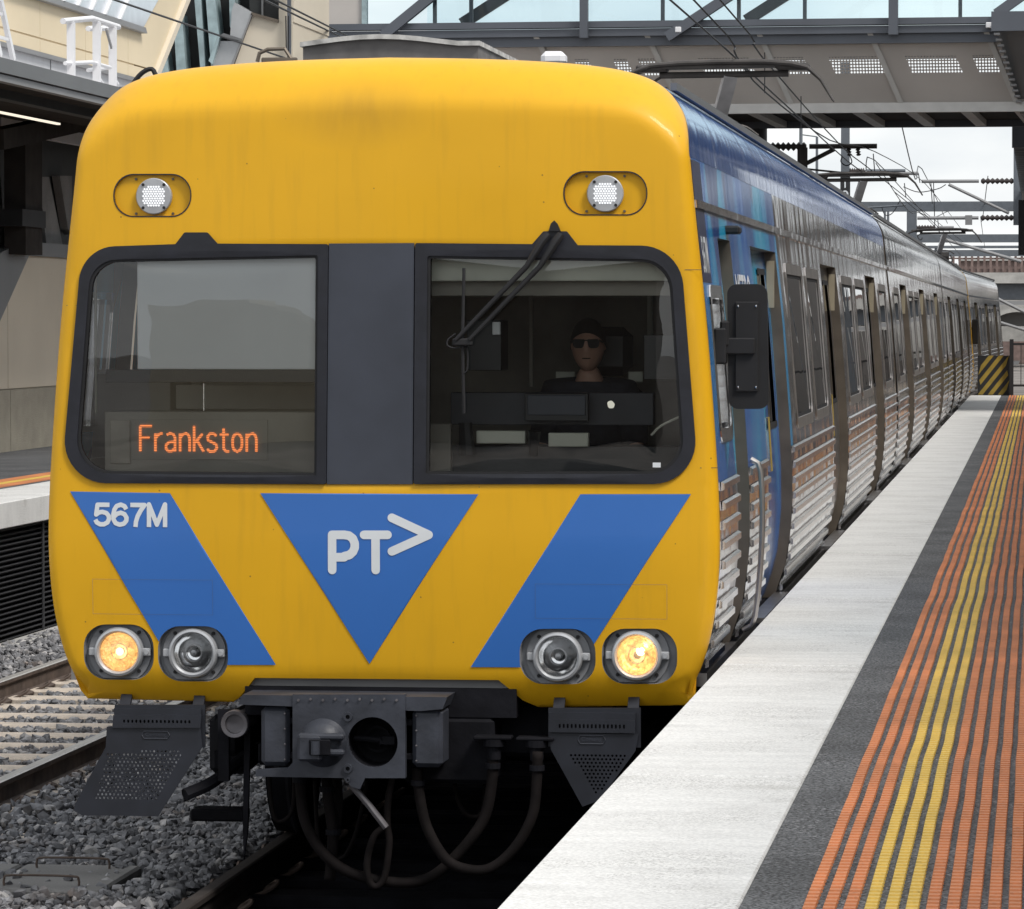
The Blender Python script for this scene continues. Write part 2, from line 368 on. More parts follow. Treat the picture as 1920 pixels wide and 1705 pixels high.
def part(name, mb, m, parent=None, local=False, smooth=False, label=None, kind=None):
    off = Vector((0, 0, 0)) if (local or parent is None) else rootloc(parent)
    me = bpy.data.meshes.new(name)
    me.from_pydata([(v[0] - off.x, v[1] - off.y, v[2] - off.z) for v in mb.v], [], mb.f); me.update()
    me.materials.append(M[m] if isinstance(m, str) else m)
    if smooth:
        me.polygons.foreach_set('use_smooth', [True] * len(me.polygons))
        if smooth != 'all': me.set_sharp_from_angle(angle=R(35))
    o = bpy.data.objects.new(name, me); COL.objects.link(o); o.parent = parent
    if name in JOINED: o['kind'] = 'stuff'
    if label: o['label'] = label
    if kind: o['kind'] = kind
    return o
def tag(o, label, cat, group=None):
    o['label'] = label; o['category'] = cat
    if group: o['group'] = group
    return o
def thing(name, label, cat, loc=(0, 0, 0), group=None, rz=0):
    o = bpy.data.objects.new(name, None); COL.objects.link(o); o.location = loc; o.rotation_euler = (0, 0, rz); o.empty_display_size = .2
    return tag(o, label, cat, group)
def struct(o): o['kind'] = 'structure'; return o
def inst(src, parent, dloc, name=None):
    c = src.copy(); COL.objects.link(c); c.parent = parent; c.location = Vector(src.location) + Vector(dloc); return c
def kids(o): return [c for c in bpy.data.objects if c.parent == o]
def copy_tree(o, dloc, parent=None, top=True):
    ch = kids(o); c = o.copy(); COL.objects.link(c); c.parent = parent
    if top: c.location = Vector(o.location) + Vector(dloc)
    for k in ch: copy_tree(k, dloc, c, False)
    return c

def roundpoly(pts, n=8):      # pts (x, z, r)
    out = []; N = len(pts)
    for i, p in enumerate(pts):
        a = Vector(pts[i - 1][:2]); b = Vector(p[:2]); c = Vector(pts[(i + 1) % N][:2]); r = p[2] if len(p) > 2 else 0
        if r <= 0: out.append(tuple(b)); continue
        u = (a - b).normalized(); w = (c - b).normalized(); ang = u.angle(w); t = min(r / math.tan(ang / 2), (a - b).length * .48, (c - b).length * .48)
        r = t * math.tan(ang / 2); ctr = b + (u + w).normalized() * (r / math.sin(ang / 2))
        s, e = b + u * t - ctr, b + w * t - ctr
        for k in range(n + 1):
            f = k / n; th = s.angle_signed(e) if False else None
            v = s.lerp(e, f)
            # walk the arc by angle
            a0 = math.atan2(s.y, s.x); a1 = math.atan2(e.y, e.x); d = (a1 - a0 + math.pi) % (2 * math.pi) - math.pi
            out.append((ctr.x + r * math.cos(a0 + d * f), ctr.y + r * math.sin(a0 + d * f)))
    return out
def inpoly(P, poly):
    x, y = P[:, 0], P[:, 1]; c = np.zeros(len(P), bool); n = len(poly)
    for i in range(n):
        x1, y1 = poly[i]; x2, y2 = poly[i - 1]
        if y1 == y2: continue
        k = ((y1 > y) != (y2 > y)) & (x < (x2 - x1) * (y - y1) / (y2 - y1) + x1); c ^= k
    return c
def inset_ring(loop, ds):
    P = np.array(loop); a = np.roll(P, 1, 0); b = np.roll(P, -1, 0); t = b - a; t /= np.maximum(np.linalg.norm(t, axis=1), 1e-9)[:, None]
    nn = np.stack([t[:, 1], -t[:, 0]], 1); return [P + nn * d for d in ds]
def fill(outers, holes=(), grid=0, extra=None):
    """triangles covering the union of the outer outlines less the holes"""
    vs = []; es = []
    for lp in list(outers) + list(holes):
        o = len(vs); vs += [Vector(p[:2]) for p in lp]; es += [(o + i, o + (i + 1) % len(lp)) for i in range(len(lp))]
    if grid:
        xs = [v.x for v in vs]; zs = [v.y for v in vs]
        gx, gz = np.meshgrid(np.arange(min(xs) + grid / 2, max(xs), grid), np.arange(min(zs) + grid / 2, max(zs), grid))
        G = np.stack([gx.ravel(), gz.ravel()], 1); keep = np.zeros(len(G), bool)
        for o in outers: keep |= inpoly(G, o)
        for h in holes: keep &= ~inpoly(G, h)
        G = G[keep]
        if extra is not None:
            E = np.concatenate(extra); kk = np.zeros(len(E), bool)
            for o in outers: kk |= inpoly(E, o)
            for h in holes: kk &= ~inpoly(E, h)
            E = E[kk]; d_ = edge_dist(G); G = G[d_ > .062]; E = E[edge_dist(E) > .003]
            vs += [Vector(p) for p in E]
        vs += [Vector(p) for p in G]
    rv, re, rf, *_ = delaunay_2d_cdt(vs, es, [], 0, 1e-5)
    V = np.array([tuple(v) for v in rv]); F = np.array([f for f in rf if len(f) == 3])
    C = V[F].mean(1); k = np.zeros(len(F), bool)
    for o in outers: k |= inpoly(C, o)
    for h in holes: k &= ~inpoly(C, h)
    return V, F[k]
def plate(mb, outers, holes=(), y=0., back=None, grid=0, fy=None, extra=None):
    """sheet in the XZ plane at depth y (plus fy(x,z)), with side walls back to y=back"""
    V, F = fill(outers, holes, grid, extra)
    Y = (fy(V) if fy is not None else np.zeros(len(V))) + y
    A, B, C = V[F[:, 0]], V[F[:, 1]], V[F[:, 2]]
    cr = (B[:, 0] - A[:, 0]) * (C[:, 1] - A[:, 1]) - (B[:, 1] - A[:, 1]) * (C[:, 0] - A[:, 0])
    F = np.where((cr > 0)[:, None], F, F[:, ::-1])
    used, F = np.unique(F, return_inverse=True); F = F.reshape(-1, 3); V = V[used]; Y = Y[used]
    n = len(V); vs = [(V[i, 0], Y[i], V[i, 1]) for i in range(n)]; fs = [tuple(int(a) for a in f) for f in F]
    if back is not None:
        cnt = {}
        for f in fs:
            for a, b in ((f[0], f[1]), (f[1], f[2]), (f[2], f[0])): cnt[(a, b)] = 1
        bd = [(a, b) for (a, b) in cnt if (b, a) not in cnt]
        mp_ = {}
        for a, b in bd:
            for i in (a, b):
                if i not in mp_: mp_[i] = len(vs); vs.append((vs[i][0], back if not callable(back) else back(vs[i]), vs[i][2]))
            fs.append((b, a, mp_[a], mp_[b]))
    return mb.add(vs, fs)
def circle(cx, cz, r, n=24, sx=1): return [(cx + r * sx * math.cos(2 * math.pi * k / n), cz + r * math.sin(2 * math.pi * k / n)) for k in range(n)]
def capsule(a, b, r, n=8):
    a, b = Vector(a), Vector(b); d = (b - a).normalized(); t = math.atan2(d.y, d.x); out = []
    for c, t0 in ((b, t - math.pi / 2), (a, t + math.pi / 2)):
        for k in range(n + 1): out.append((c.x + r * math.cos(t0 + math.pi * k / n), c.y + r * math.sin(t0 + math.pi * k / n)))
    return out
def text_mesh(body, size, offset=0., extrude=0., spacing=1.):
    c = bpy.data.curves.new('t', 'FONT'); c.body = body; c.size = size; c.offset = offset; c.extrude = extrude; c.resolution_u = 4; c.space_character = spacing
    o = bpy.data.objects.new('t', c); COL.objects.link(o); bpy.context.view_layer.update()
    me = bpy.data.meshes.new_from_object(o.evaluated_get(bpy.context.evaluated_depsgraph_get()))
    V = [tuple(v.co) for v in me.vertices]; F = [tuple(p.vertices) for p in me.polygons]
    bpy.data.objects.remove(o); bpy.data.curves.remove(c); bpy.data.meshes.remove(me); return V, F
def text_on(mb, body, x0, x1, z0, z1, y, offset=.0, spacing=1.):    # lettering fitted to a rectangle in the XZ plane
    V, F = text_mesh(body, 1., offset, 0, spacing); xs = [v[0] for v in V]; ys = [v[1] for v in V]
    ax, bx, ay, by = min(xs), max(xs), min(ys), max(ys)
    return mb.add([(x0 + (v[0] - ax) / (bx - ax) * (x1 - x0), y, z0 + (v[1] - ay) / (by - ay) * (z1 - z0)) for v in V], F)

# ------------------------------------------------------------------ ground, ballast, tracks
def sheet(name, x0, x1, y0, y1, z, m, kind='structure'):
    o = part(name, MB().add([(x0, y0, z), (x1, y0, z), (x1, y1, z), (x0, y1, z)], [(0, 1, 2, 3)]), m); o['kind'] = kind; return o
sheet('ground', -900, 900, -300, 1600, -.42, 'earth')
sheet('track_bed', -5.66, 1.62, -30, 300, -.20, 'ballast_bed')
BEDZ = -.20
sheet('under_train_shade', -.73, 1.62, -30, 80, -.19, 'under_black')  # near-black sheet: the shade beneath the train put into its colour
def stones():
    base = np.array([(0, 0, 1), (.894, 0, .447), (.276, .851, .447), (-.724, .526, .447), (-.724, -.526, .447), (.276, -.851, .447),
                     (.724, .526, -.447), (-.276, .851, -.447), (-.894, 0, -.447), (-.276, -.851, -.447), (.724, -.526, -.447), (0, 0, -1)])
    ico = np.array([(0, 1, 2), (0, 2, 3), (0, 3, 4), (0, 4, 5), (0, 5, 1), (1, 6, 2), (2, 7, 3), (3, 8, 4), (4, 9, 5), (5, 10, 1),
                    (2, 6, 7), (3, 7, 8), (4, 8, 9), (5, 9, 10), (1, 10, 6), (11, 7, 6), (11, 8, 7), (11, 9, 8), (11, 10, 9), (11, 6, 10)])
    P = []
    def scat(x0, x1, y0, y1, dens, s0, s1, lo=0.):
        n = int((x1 - x0) * (y1 - y0) * dens); x = np.random.uniform(x0, x1, n); y = np.random.uniform(y0, y1, n)
        s = np.random.uniform(s0, s1, n); left = 2.95 - 1950 / 7900 * (y + 18.7) - .9
        k = x > left
        return np.stack([x[k], y[k], s[k]], 1)
    S = np.concatenate([scat(-5.6, .95, -1.8, 9, 950, .014, .036), scat(-5.6, -2.0, 9, 24, 650, .018, .038), scat(-5.6, -2.5, 24, 50, 160, .025, .05), scat(.95, 1.5, -1.5, 5, 300, .02, .04)])
    n = len(S)
    # height: shoulders full, slightly lower between sleepers; keep off the rail heads
    z = BEDZ + np.random.uniform(-.005, .055, n)
    hump = (np.abs(S[:, 0] + 1.9) < .85)
    z += np.where(hump, .055, 0.) + np.where(np.abs(S[:, 0] + 5.1) < .45, .05, 0)
    bad = np.zeros(n, bool)
    for rx in (-4.46, -2.86, -.8, .8): bad |= np.abs(S[:, 0] - rx) < (.17 if rx < -1 else .10)
    adj = (S[:, 0] > -5.0) & (S[:, 0] < -2.32); ph = ((S[:, 1] + 3.7) / .67 + .5) % 1 - .5
    z = np.where(adj, z + .008, z); bad |= adj & (np.abs(ph) < .21) & (np.random.rand(n) < .965)
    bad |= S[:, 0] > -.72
    bad |= (S[:, 0] > -3.0) & (S[:, 0] < -1.38) & (S[:, 1] > .62) & (S[:, 1] < 1.62) & (np.random.rand(n) < .86)
    keep = ~bad; S = S[keep]; z = z[keep]; n = len(S)
    d = base[None] * np.random.uniform(.5, 1.25, (n, 12, 1)) * (S[:, 2][:, None, None]) * np.random.uniform(.6, 1.35, (n, 1, 3))
    a = np.random.uniform(0, 6.28, n); b = np.random.uniform(-1., 1., n)
    ca, sa, cb, sb = np.cos(a)[:, None], np.sin(a)[:, None], np.cos(b)[:, None], np.sin(b)[:, None]
    X, Y, Z = d[..., 0], d[..., 1], d[..., 2] * .75
    Y, Z = Y * cb - Z * sb, Y * sb + Z * cb
    X, Y = X * ca - Y * sa, X * sa + Y * ca
    V = np.stack([X + S[:, 0:1], Y + S[:, 1:2], Z + z[:, None]], -1).reshape(-1, 3)
    F = (ico[None] + (np.arange(n) * 12)[:, None, None]).reshape(-1, 3)
    me = bpy.data.meshes.new('ballast_stones'); me.vertices.add(len(V)); me.vertices.foreach_set('co', V.ravel())
    me.loops.add(len(F) * 3); me.loops.foreach_set('vertex_index', F.ravel().astype(np.int32))
    me.polygons.add(len(F)); me.polygons.foreach_set('loop_start', np.arange(0, len(F) * 3, 3, dtype=np.int32))
    at = me.attributes.new('tone', 'FLOAT', 'FACE'); at.data.foreach_set('value', np.repeat(np.random.rand(n), 20).astype(np.float32))
    me.polygons.foreach_set('use_smooth', np.zeros(len(F), bool)); me.update(); me.validate(); m = M['ballast']; nt = m.node_tree; bs = nt.nodes['Principled BSDF']; src = bs.inputs['Base Color'].links[0].from_socket
    an = nt.nodes.new('ShaderNodeAttribute'); an.attribute_name = 'tone'; r = nt.nodes.new('ShaderNodeValToRGB')
    for e, (p, c) in zip(r.color_ramp.elements, ((0., (.45, .45, .47, 1)), (1., (1.5, 1.45, 1.4, 1)))): e.position = p; e.color = c
    e = r.color_ramp.elements.new(.75); e.color = (.95, .95, .98, 1)
    mul = nt.nodes.new('ShaderNodeVectorMath'); mul.operation = 'MULTIPLY'
    nt.links.new(an.outputs['Fac'], r.inputs[0]); nt.links.new(src, mul.inputs[0]); nt.links.new(r.outputs[0], mul.inputs[1]); nt.links.new(mul.outputs[0], bs.inputs['Base Color'])
    me.materials.append(m); o = bpy.data.objects.new('ballast', me); COL.objects.link(o)
    o['kind'] = 'stuff'; o['label'] = 'dark grey crushed stone ballast around the tracks'; return o
stones()

RAILP = [(-.07, -.16), (.07, -.16), (.07, -.148), (.012, -.128), (.010, -.045), (.035, -.03), (.036, -.006), (.028, 0.), (-.028, 0.), (-.036, -.006), (-.035, -.03), (-.010, -.045), (-.012, -.128), (-.07, -.148)]
def track(cx, label, y0, y1, clips, sm='sleeper'):
    t = thing('railway_track', label, 'railway track', (cx, 0, 0)); struct(t); del t['category']
    for s in (-.8, .8):
        mb = MB().prism([(s + p[0], p[1]) for p in RAILP], y0, 300, 'y')
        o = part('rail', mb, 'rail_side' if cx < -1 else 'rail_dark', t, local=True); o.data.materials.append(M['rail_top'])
        for p in o.data.polygons:
                if p.normal.z > .5 and p.center.z > -.01 and cx < -1: p.material_index = 1
    sl = part('sleeper', MB().bbox(-1.35, 1.35, -.12, .12, -.34, -.135, .015), sm, t, local=True)
    cm = {}
    for s in (-1, 1):
        pts = [(s * .055, -.05, -.146), (s * .10, -.055, -.13), (s * .15, -.03, -.10), (s * .155, .01, -.085), (s * .13, .05, -.10), (s * .09, .055, -.13), (s * .12, .0, -.145)]
        cm[s] = MB().tube(pts, .0115, 6, 3)
    first = {}
    y = y0 + .3; cur = sl; sl.location = (0, y, 0)
    while y < y1:
        if y > y0 + .31: cur = sl.copy(); COL.objects.link(cur); cur.location = (0, y, 0)
        if clips[0] < y < clips[1]:
            for rx in (-.8, .8):
                for s in (-1, 1):
                    if s not in first:
                        c = part('rail_clip', cm[s], 'rail_side', cur, local=True, smooth=True); first[s] = c
                    else:
                        c = first[s].copy(); COL.objects.link(c); c.parent = cur
                    c.location = (rx, 0, 0)
        y += .67
    return t
track(-3.66, 'empty railway track with pale concrete sleepers beside the left platform', -4, 90, (-1, 30))
track(0., 'railway track under the yellow-fronted train', -4, 26, (-1, 6), 'under_black')  # sleepers coloured near-black as well, standing in for the shade under the train
# cable trough lids at the bottom left, with wire handles
t = thing('cable_trough', 'grey concrete cable trough with wire handles in the ballast', 'cable trough', (-1.75, 1.2, -.2))
for x0, y0 in ((-2.02, .66), (-2.62, .66), (-3.22, .66)):
    part('trough_lid', MB().bbox(x0 + .012, x0 + .59, y0, y0 + .92, -.16, -.095, .012), 'concrete_dark', t)
    for yy in (y0 + .12, y0 + .78):
        part('handle', MB().tube([(x0 + .1, yy, -.11), (x0 + .1, yy, -.06), (x0 + .14, yy, -.045), (x0 + .42, yy, -.045), (x0 + .46, yy, -.06), (x0 + .46, yy, -.11)], .006, 6, 3), 'rail_side', t)

# ------------------------------------------------------------------ right platform
PX0 = 1.57; PEND = 66.2
pl = thing('platform', 'right platform the train stands beside', 'platform', (PX0, -25, 0)); struct(pl); del pl['category']
part('platform_wall', MB().box(PX0 + .12, 9, -25, PEND, -.4, 1.06), 'concrete_dark', pl)
cop = []
y = 17.7 - 4.5 * 10; proto = None
while y < PEND - .2:
    y2 = min(y + 4.5, PEND)
    if proto is None:
        proto = part('coping_slab', MB().bbox(PX0, 2.185, y + .013, y2 - .013, .90, 1.08, .006), 'coping_white', pl); y0p = y
    elif y2 - y > 4.49: inst(proto, pl, (0, y - y0p, 0))
    else: part('coping_slab', MB().bbox(PX0, 2.185, y + .013, y2 - .013, .90, 1.08, .006), 'coping_white', pl)
    y += 4.5
JOINT = 17.7
for k in range(19):
    part('joint_sealant', MB().box(PX0 + .004, 2.183, 17.7 - 4.5 * 9 + 4.5 * k - .0125, 17.7 - 4.5 * 9 + 4.5 * k + .0125, .95, 1.072), 'rubber', pl)
part('asphalt_paving', MB().box(2.187, 9, -25, JOINT - .03, 1.0, 1.076), 'asphalt', pl)
part('asphalt_paving', MB().box(2.187, 9, JOINT + .03, PEND, 1.0, 1.076), 'asphalt', pl)
def strip(xc, y0, y1, z, m, parent, seed, pitch=.068, w=.0168):
    n = int((y1 - y0) / pitch); rng = np.random.RandomState(seed)
    k = np.arange(n + 1); yy = y0 + k * pitch
    gr = np.random.RandomState(5).uniform(-.0035, .0035, 400); wob = .0016 * np.sin(yy * 1.7) + .0007 * np.sin(yy * 4.3 + seed)
    wob += np.interp(yy, -12 + .6 * np.arange(400), gr)
    wob += .004 * (np.floor(yy / .6) % 2 - .5) * 0 + np.interp(yy, np.arange(y0, y1 + 2, .6), rng.uniform(-.0009, .0009, len(np.arange(y0, y1 + 2, .6))))
    vs = []; fs = []
    # each tooth: a low edge and a high crest
    prof = ((0, w * .72, .0006), (pitch * .03, w * 1.04, .0095), (pitch * .52, w * 1.06, .0095), (pitch * .93, w * .74, .0008))
    for i in range(n + 1):
        for (dy, hw, h) in prof:
            x = xc + wob[i] * .6; Y = yy[i] + dy
            vs += [(x - hw, Y, z), (x - hw * .86, Y, z + h), (x + hw * .86, Y, z + h), (x + hw, Y, z)]
    m3 = len(prof) * (n + 1)
    for i in range(m3 - 1):
        a = i * 4; b = a + 4
        fs += [(a, a + 1, b + 1, b), (a + 1, a + 2, b + 2, b + 1), (a + 2, a + 3, b + 3, b + 2)]
    return part('tactile_strip', MB().add(vs, fs), m, parent)
seq = 'OOOYYYOOOOOOOO'
for i, ch in enumerate(seq):
    xc = 2.368 + .0525 * i
    lb = None
    strip(xc, -11, JOINT - .05, 1.0765, 'tactile_orange' if ch == 'O' else 'tactile_yellow', pl, i)
    strip(xc, JOINT + .05, PEND - .2, 1.0765, 'tactile_orange' if ch == 'O' else 'tactile_yellow', pl, i + 40, pitch=.068)

# ------------------------------------------------------------------ left platform
LX = -5.55
pl2 = thing('platform', 'left platform with a dark slatted wall below its white edge', 'platform', (LX, -10, 0)); struct(pl2); del pl2['category']
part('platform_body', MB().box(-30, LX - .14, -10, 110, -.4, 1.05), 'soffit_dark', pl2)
y = -10.; proto = None
while y < 60:
    if proto is None: proto = part('coping_slab', MB().bbox(-6.25, LX, y + .006, y + 2.99, .86, 1.08, .008), 'coping_white', pl2)
    else: inst(proto, pl2, (0, y + 10, 0))
    y += 3
part('asphalt_paving', MB().box(-30, -6.252, -10, 110, 1.0, 1.074), 'asphalt', pl2)
for x0, x1, c in ((-6.62, -6.52, 'tactile_yellow'), (-6.50, -6.36, 'tactile_orange'), (-6.80, -6.64, 'tactile_orange')):
    part('tactile_strip', MB().box(x0, x1, -10, 60, 1.06, 1.081), c, pl2)
slat = None
for k in range(22):
    z = -.12 + k * .044
    if slat is None: slat = part('wall_slat', MB().add([(LX - .13, -10, z), (LX - .13, 60, z), (LX - .065, 60, z + .034), (LX - .065, -10, z + .034), (LX - .13, 60, z + .038), (LX - .13, -10, z + .038)], [(0, 3, 2, 1), (3, 5, 4, 2)]), 'wall_slat', pl2)
    else: inst(slat, pl2, (0, 0, k * .044))
for k in range(24):
    part('wall_post', MB().box(LX - .075, LX - .062, -10 + k * 3 - .02, -10 + k * 3 + .02, -.15, .86), 'wall_slat', pl2)
o = part('kerb', MB().bbox(-5.66, -5.46, -10, 60, -.4, -.10, .01), 'concrete', None); struct(o); o['label'] = 'low concrete kerb at the foot of the slatted platform wall'

# ------------------------------------------------------------------ the train: body profile
WZ = [(.86, 1.33), (.93, 1.40), (1.05, 1.46), (1.25, 1.51), (1.5, 1.532), (1.75, 1.53), (2.1, 1.508), (2.6, 1.470), (3.1, 1.415), (3.31, 1.395), (3.455, 1.380),
      (3.55, 1.34), (3.636, 1.27), (3.69, 1.18), (3.73, 1.03), (3.757, .80), (3.777, .43), (3.785, 0)]
def W(z): return float(np.interp(z, [p[0] for p in WZ[:11]], [p[1] for p in WZ[:11]]))
ROOFP = WZ[10:]
OUT = [(-p[1], p[0]) for p in WZ] + [(p[1], p[0]) for p in WZ[::-1][1:]]       # full front silhouette, closed along the bottom
def smooth_out():
    # denser silhouette so that the dome reads round
    side = [Vector((p[1], p[0], 0)) for p in WZ]
    r = [(v.x, v.y) for v in side]
    for _ in range(3):
        q_ = [r[0]]
        for a, b in zip(r[:-1], r[1:]): q_ += [(a[0] * .75 + b[0] * .25, a[1] * .75 + b[1] * .25), (a[0] * .25 + b[0] * .75, a[1] * .25 + b[1] * .75)]
        r = q_ + [r[-1]]
    return [(-x, z) for x, z in r] + [(x, z) for x, z in r[::-1][1:]]
OUTS = smooth_out()
_seg = np.array(OUTS)
def edge_dist(P):
    A = _seg[:-1]; B = _seg[1:]; d = np.full(len(P), 9.)
    for a, b in zip(A, B):
        ab = b - a; t = np.clip(((P - a) @ ab) / max(ab @ ab, 1e-9), 0, 1); q = a + t[:, None] * ab
        d = np.minimum(d, np.hypot(P[:, 0] - q[:, 0], P[:, 1] - q[:, 1]))
    return d
def face_y(P):
    P = np.asarray(P, float); dd = edge_dist(P); z = P[:, 1]
    s = np.clip((z - 3.30) / .34, 0, 1); s = s * s * (3 - 2 * s)
    r = .055 + (.30 - .055) * s
    u = np.clip(1 - dd / r, 0, 1); y = r * (1 - np.sqrt(np.maximum(0, 1 - u * u)))
    y += .022 * (P[:, 0] / 1.5) ** 2
    y += .07 * np.clip(1.62 - z, 0, 1) ** 1.5 + 2.2 * np.clip(1.03 - z, 0, 1) ** 2
    y += .04 * np.clip(z - 2.9, 0, 1) ** 1.6
    return y
def fy1(x, z): return float(face_y([(x, z)])[0])

def side_panel(mb, s, y0, y1, z0, z1, inset=0., dz=.12, dy=1.5):
    n = max(1, int(round((z1 - z0) / dz))); m = max(1, int(math.ceil((y1 - y0) / dy)))
    vs = []; fs = []
    for i in range(n + 1):
        z = z0 + (z1 - z0) * i / n; x = s * (W(z) - inset)
        for j in range(m + 1): vs.append((x, y0 + (y1 - y0) * j / m, z))
    for i in range(n):
        for j in range(m):
            a = i * (m + 1) + j; q = (a, a + 1, a + m + 2, a + m + 1)
            fs.append(q if s > 0 else q[::-1])
    return mb.add(vs, fs)
SX_ = (1, -1)
def car_body(root, Y0, L, doors, wins, wrap_end, detail, cabdoor=None, cabwin=None, sides=(1, -1)):
    """body of one carriage, its coordinates in the place; Y0 = front end"""
    ZB, ZR, ZW0, ZW1, ZD1, ZC = .98, 1.86, 1.97, 2.90, 2.98, 3.11
    body = MB(); wrap = MB(); roofw = MB(); roof = MB(); jam = MB()
    alld = list(doors) + ([cabdoor] if cabdoor else [])
    for s in sides:
        # openings sorted along the car
        ops = sorted(alld)
        cuts = [0] + [c for d in ops for c in d] + [L]
        solid = [(cuts[i], cuts[i + 1]) for i in range(0, len(cuts), 2)]
        for a, b in solid:
            segs = [(a, b)] if not (a < wrap_end < b) else [(a, wrap_end), (wrap_end, b)]
            for (p, q) in segs:
                tgt = wrap if q <= wrap_end + 1e-6 else body
                side_panel(body, s, Y0 + p, Y0 + q, ZB, ZR)
                side_panel(tgt, s, Y0 + p, Y0 + q, ZR, ZW0)
                ws = sorted([w for w in (list(wins) + ([cabwin] if cabwin else [])) if w[0] >= p and w[1] <= q])
                c2 = [p] + [c for w in ws for c in w] + [q]
                for i in range(0, len(c2), 2): side_panel(tgt, s, Y0 + c2[i], Y0 + c2[i + 1], ZW0, ZW1)
                if cabwin and cabwin in ws:
                    side_panel(tgt, s, Y0 + cabwin[0], Y0 + cabwin[1], ZW0, 2.06); side_panel(tgt, s, Y0 + cabwin[0], Y0 + cabwin[1], 2.72, ZW1)
                side_panel(tgt, s, Y0 + p, Y0 + q, ZW1, ZD1)
        cut3 = [0] + ([wrap_end] if 0 < wrap_end < L else []) + [L]
        for i in range(len(cut3) - 1):
            tgt = wrap if cut3[i + 1] <= wrap_end + 1e-6 else body
            side_panel(tgt, s, Y0 + cut3[i], Y0 + cut3[i + 1], ZD1, 3.32)
        # door pockets: jambs and head
        for (a, b) in ops:
            for yy, fl in ((a, 1), (b, -1)):
                n = 10; vs = []; fs = []
                for i in range(n + 1):
                    z = ZB + (ZD1 - ZB) * i / n; vs += [(s * W(z), Y0 + yy, z), (s * (W(z) - .075), Y0 + yy, z)]
                fs = [(2 * i, 2 * i + 1, 2 * i + 3, 2 * i + 2) for i in range(n)]
                jam.add(vs, fs)
            jam.add([(s * W(ZD1), Y0 + a, ZD1), (s * W(ZD1), Y0 + b, ZD1), (s * (W(ZD1) - .1), Y0 + b, ZD1), (s * (W(ZD1) - .1), Y0 + a, ZD1)], [(0, 1, 2, 3)])
    # roof side band (vinyl blue on the first car) and roof
    rp = [(1.395, 3.32)] + [p for p in OUTS if p[0] >= 0 and p[1] > 3.34][::-1]
    rp = sorted(rp, key=lambda p: p[1] - p[0]); ksp = max(i for i in range(len(rp)) if rp[i][1] < 3.66)
    def roofstrip(mb, lo, hi, Ya, Yb, up=0.):
        idx = [k for k in range(len(rp)) if lo <= k <= hi]; m = max(1, int((Yb - Ya) / 2)); vs = []; fs = []
        for sgn in (1, -1):
            o = len(vs)
            for k in idx:
                for j in range(m + 1):
                    ya = Ya
                    if cabwin and j == 0: ya = fy1(rp[k][0] * .9995, rp[k][1] - .0005) + .02
                    vs.append((sgn * rp[k][0], ya if j == 0 else Ya + (Yb - Ya) * j / m, rp[k][1]))
            for i in range(len(idx) - 1):
                for j in range(m):
                    a = o + i * (m + 1) + j; q = (a, a + 1, a + m + 2, a + m + 1); fs.append(q if sgn > 0 else q[::-1])
        mb.add(vs, fs)
    rs = Y0
    roofstrip(roofw, 0, ksp, rs, Y0 + L); roofstrip(roof, ksp, len(rp) - 1, rs, Y0 + L)
    part('body_side', body, 'steel', root, smooth=True)
    if wrap.v: part('vinyl_wrap', wrap, 'wrap', root, smooth=True)
    part('roof_side', roofw, 'wrap_roof' if wrap_end > 0 else 'steel', root, smooth=True)
    part('roof', roof, 'roof_grey', root, smooth=True)
    part('door_frame', jam, 'seal_brown', root)
    # end walls, floor
    e = MB()
    pr = [(-W(.98), .98)] + [(-x, z) for x, z in [(W(z), z) for z in (1.25, 1.5, 2.1, 2.6, 3.1)] + [(p[1], p[0]) for p in ROOFP]]
    pr = pr + [(-x, z) for x, z in pr[::-1][1:]]
    pr = [(x * .995, z - .003) for x, z in pr]
    e.prism(pr, Y0 + L - .03, Y0 + L - .005, 'y')
    if not cabwin: e.prism(pr, Y0 + .005, Y0 + .03, 'y')
    part('end_wall', e, 'seal_brown', root)
    part('floor', MB().box(-1.38, 1.38, Y0 + (.3 if cabwin else .04), Y0 + L - .04, .93, .975), 'under_black', root)
    # long mouldings: cantrail trim, roof gutter, sill rail
    for s in sides:
        x = W(ZC) * s
        part('trim_rail', MB().obox((x + s * .004, Y0 + .02, ZC), (x + s * .004, Y0 + L - .02, ZC), .022, .035), 'steel', root)
        x = W(ZD1 + .03) * s
        part('roof_gutter', MB().obox((s * 1.285, Y0 + (.4 if cabwin else .02), 3.655), (s * 1.285, Y0 + L - .02, 3.655), .03, .035), 'fascia', root)
        part('sill_rail', MB().obox((s * 1.44, Y0 + .1, .965), (s * 1.44, Y0 + L - .05, .965), .05, .06), 'steel_door', root)
    # corrugation ribs
    ops = sorted(alld); cuts = [0.06] + [c for d in ops for c in d] + [L - .05]
    ribz = [ZR - .02 - .089 * k for k in range(10)]
    if detail:
        for s in sides:
            for i in range(0, len(cuts), 2):
                a, b = cuts[i] + .05, cuts[i + 1] - .05
                if b - a < .2: continue
                for z in ribz:
                    o = part('side_rib', MB(), 'steel', root) if False else None
                    x = s * (W(z) + .002)
                    mb = MB().add([(x, Y0 + a, z - .022), (x + s * .016, Y0 + a, z - .016), (x + s * .016, Y0 + a, z + .012), (x, Y0 + a, z + .02),
                                   (x, Y0 + b, z - .022), (x + s * .016, Y0 + b, z - .016), (x + s * .016, Y0 + b, z + .012), (x, Y0 + b, z + .02)],
                                  [(0, 1, 5, 4), (1, 2, 6, 5), (2, 3, 7, 6), (0, 3, 2, 1), (4, 5, 6, 7)])
                    part('side_rib', mb, 'rib_steel', root)
    else:
        mb = MB()
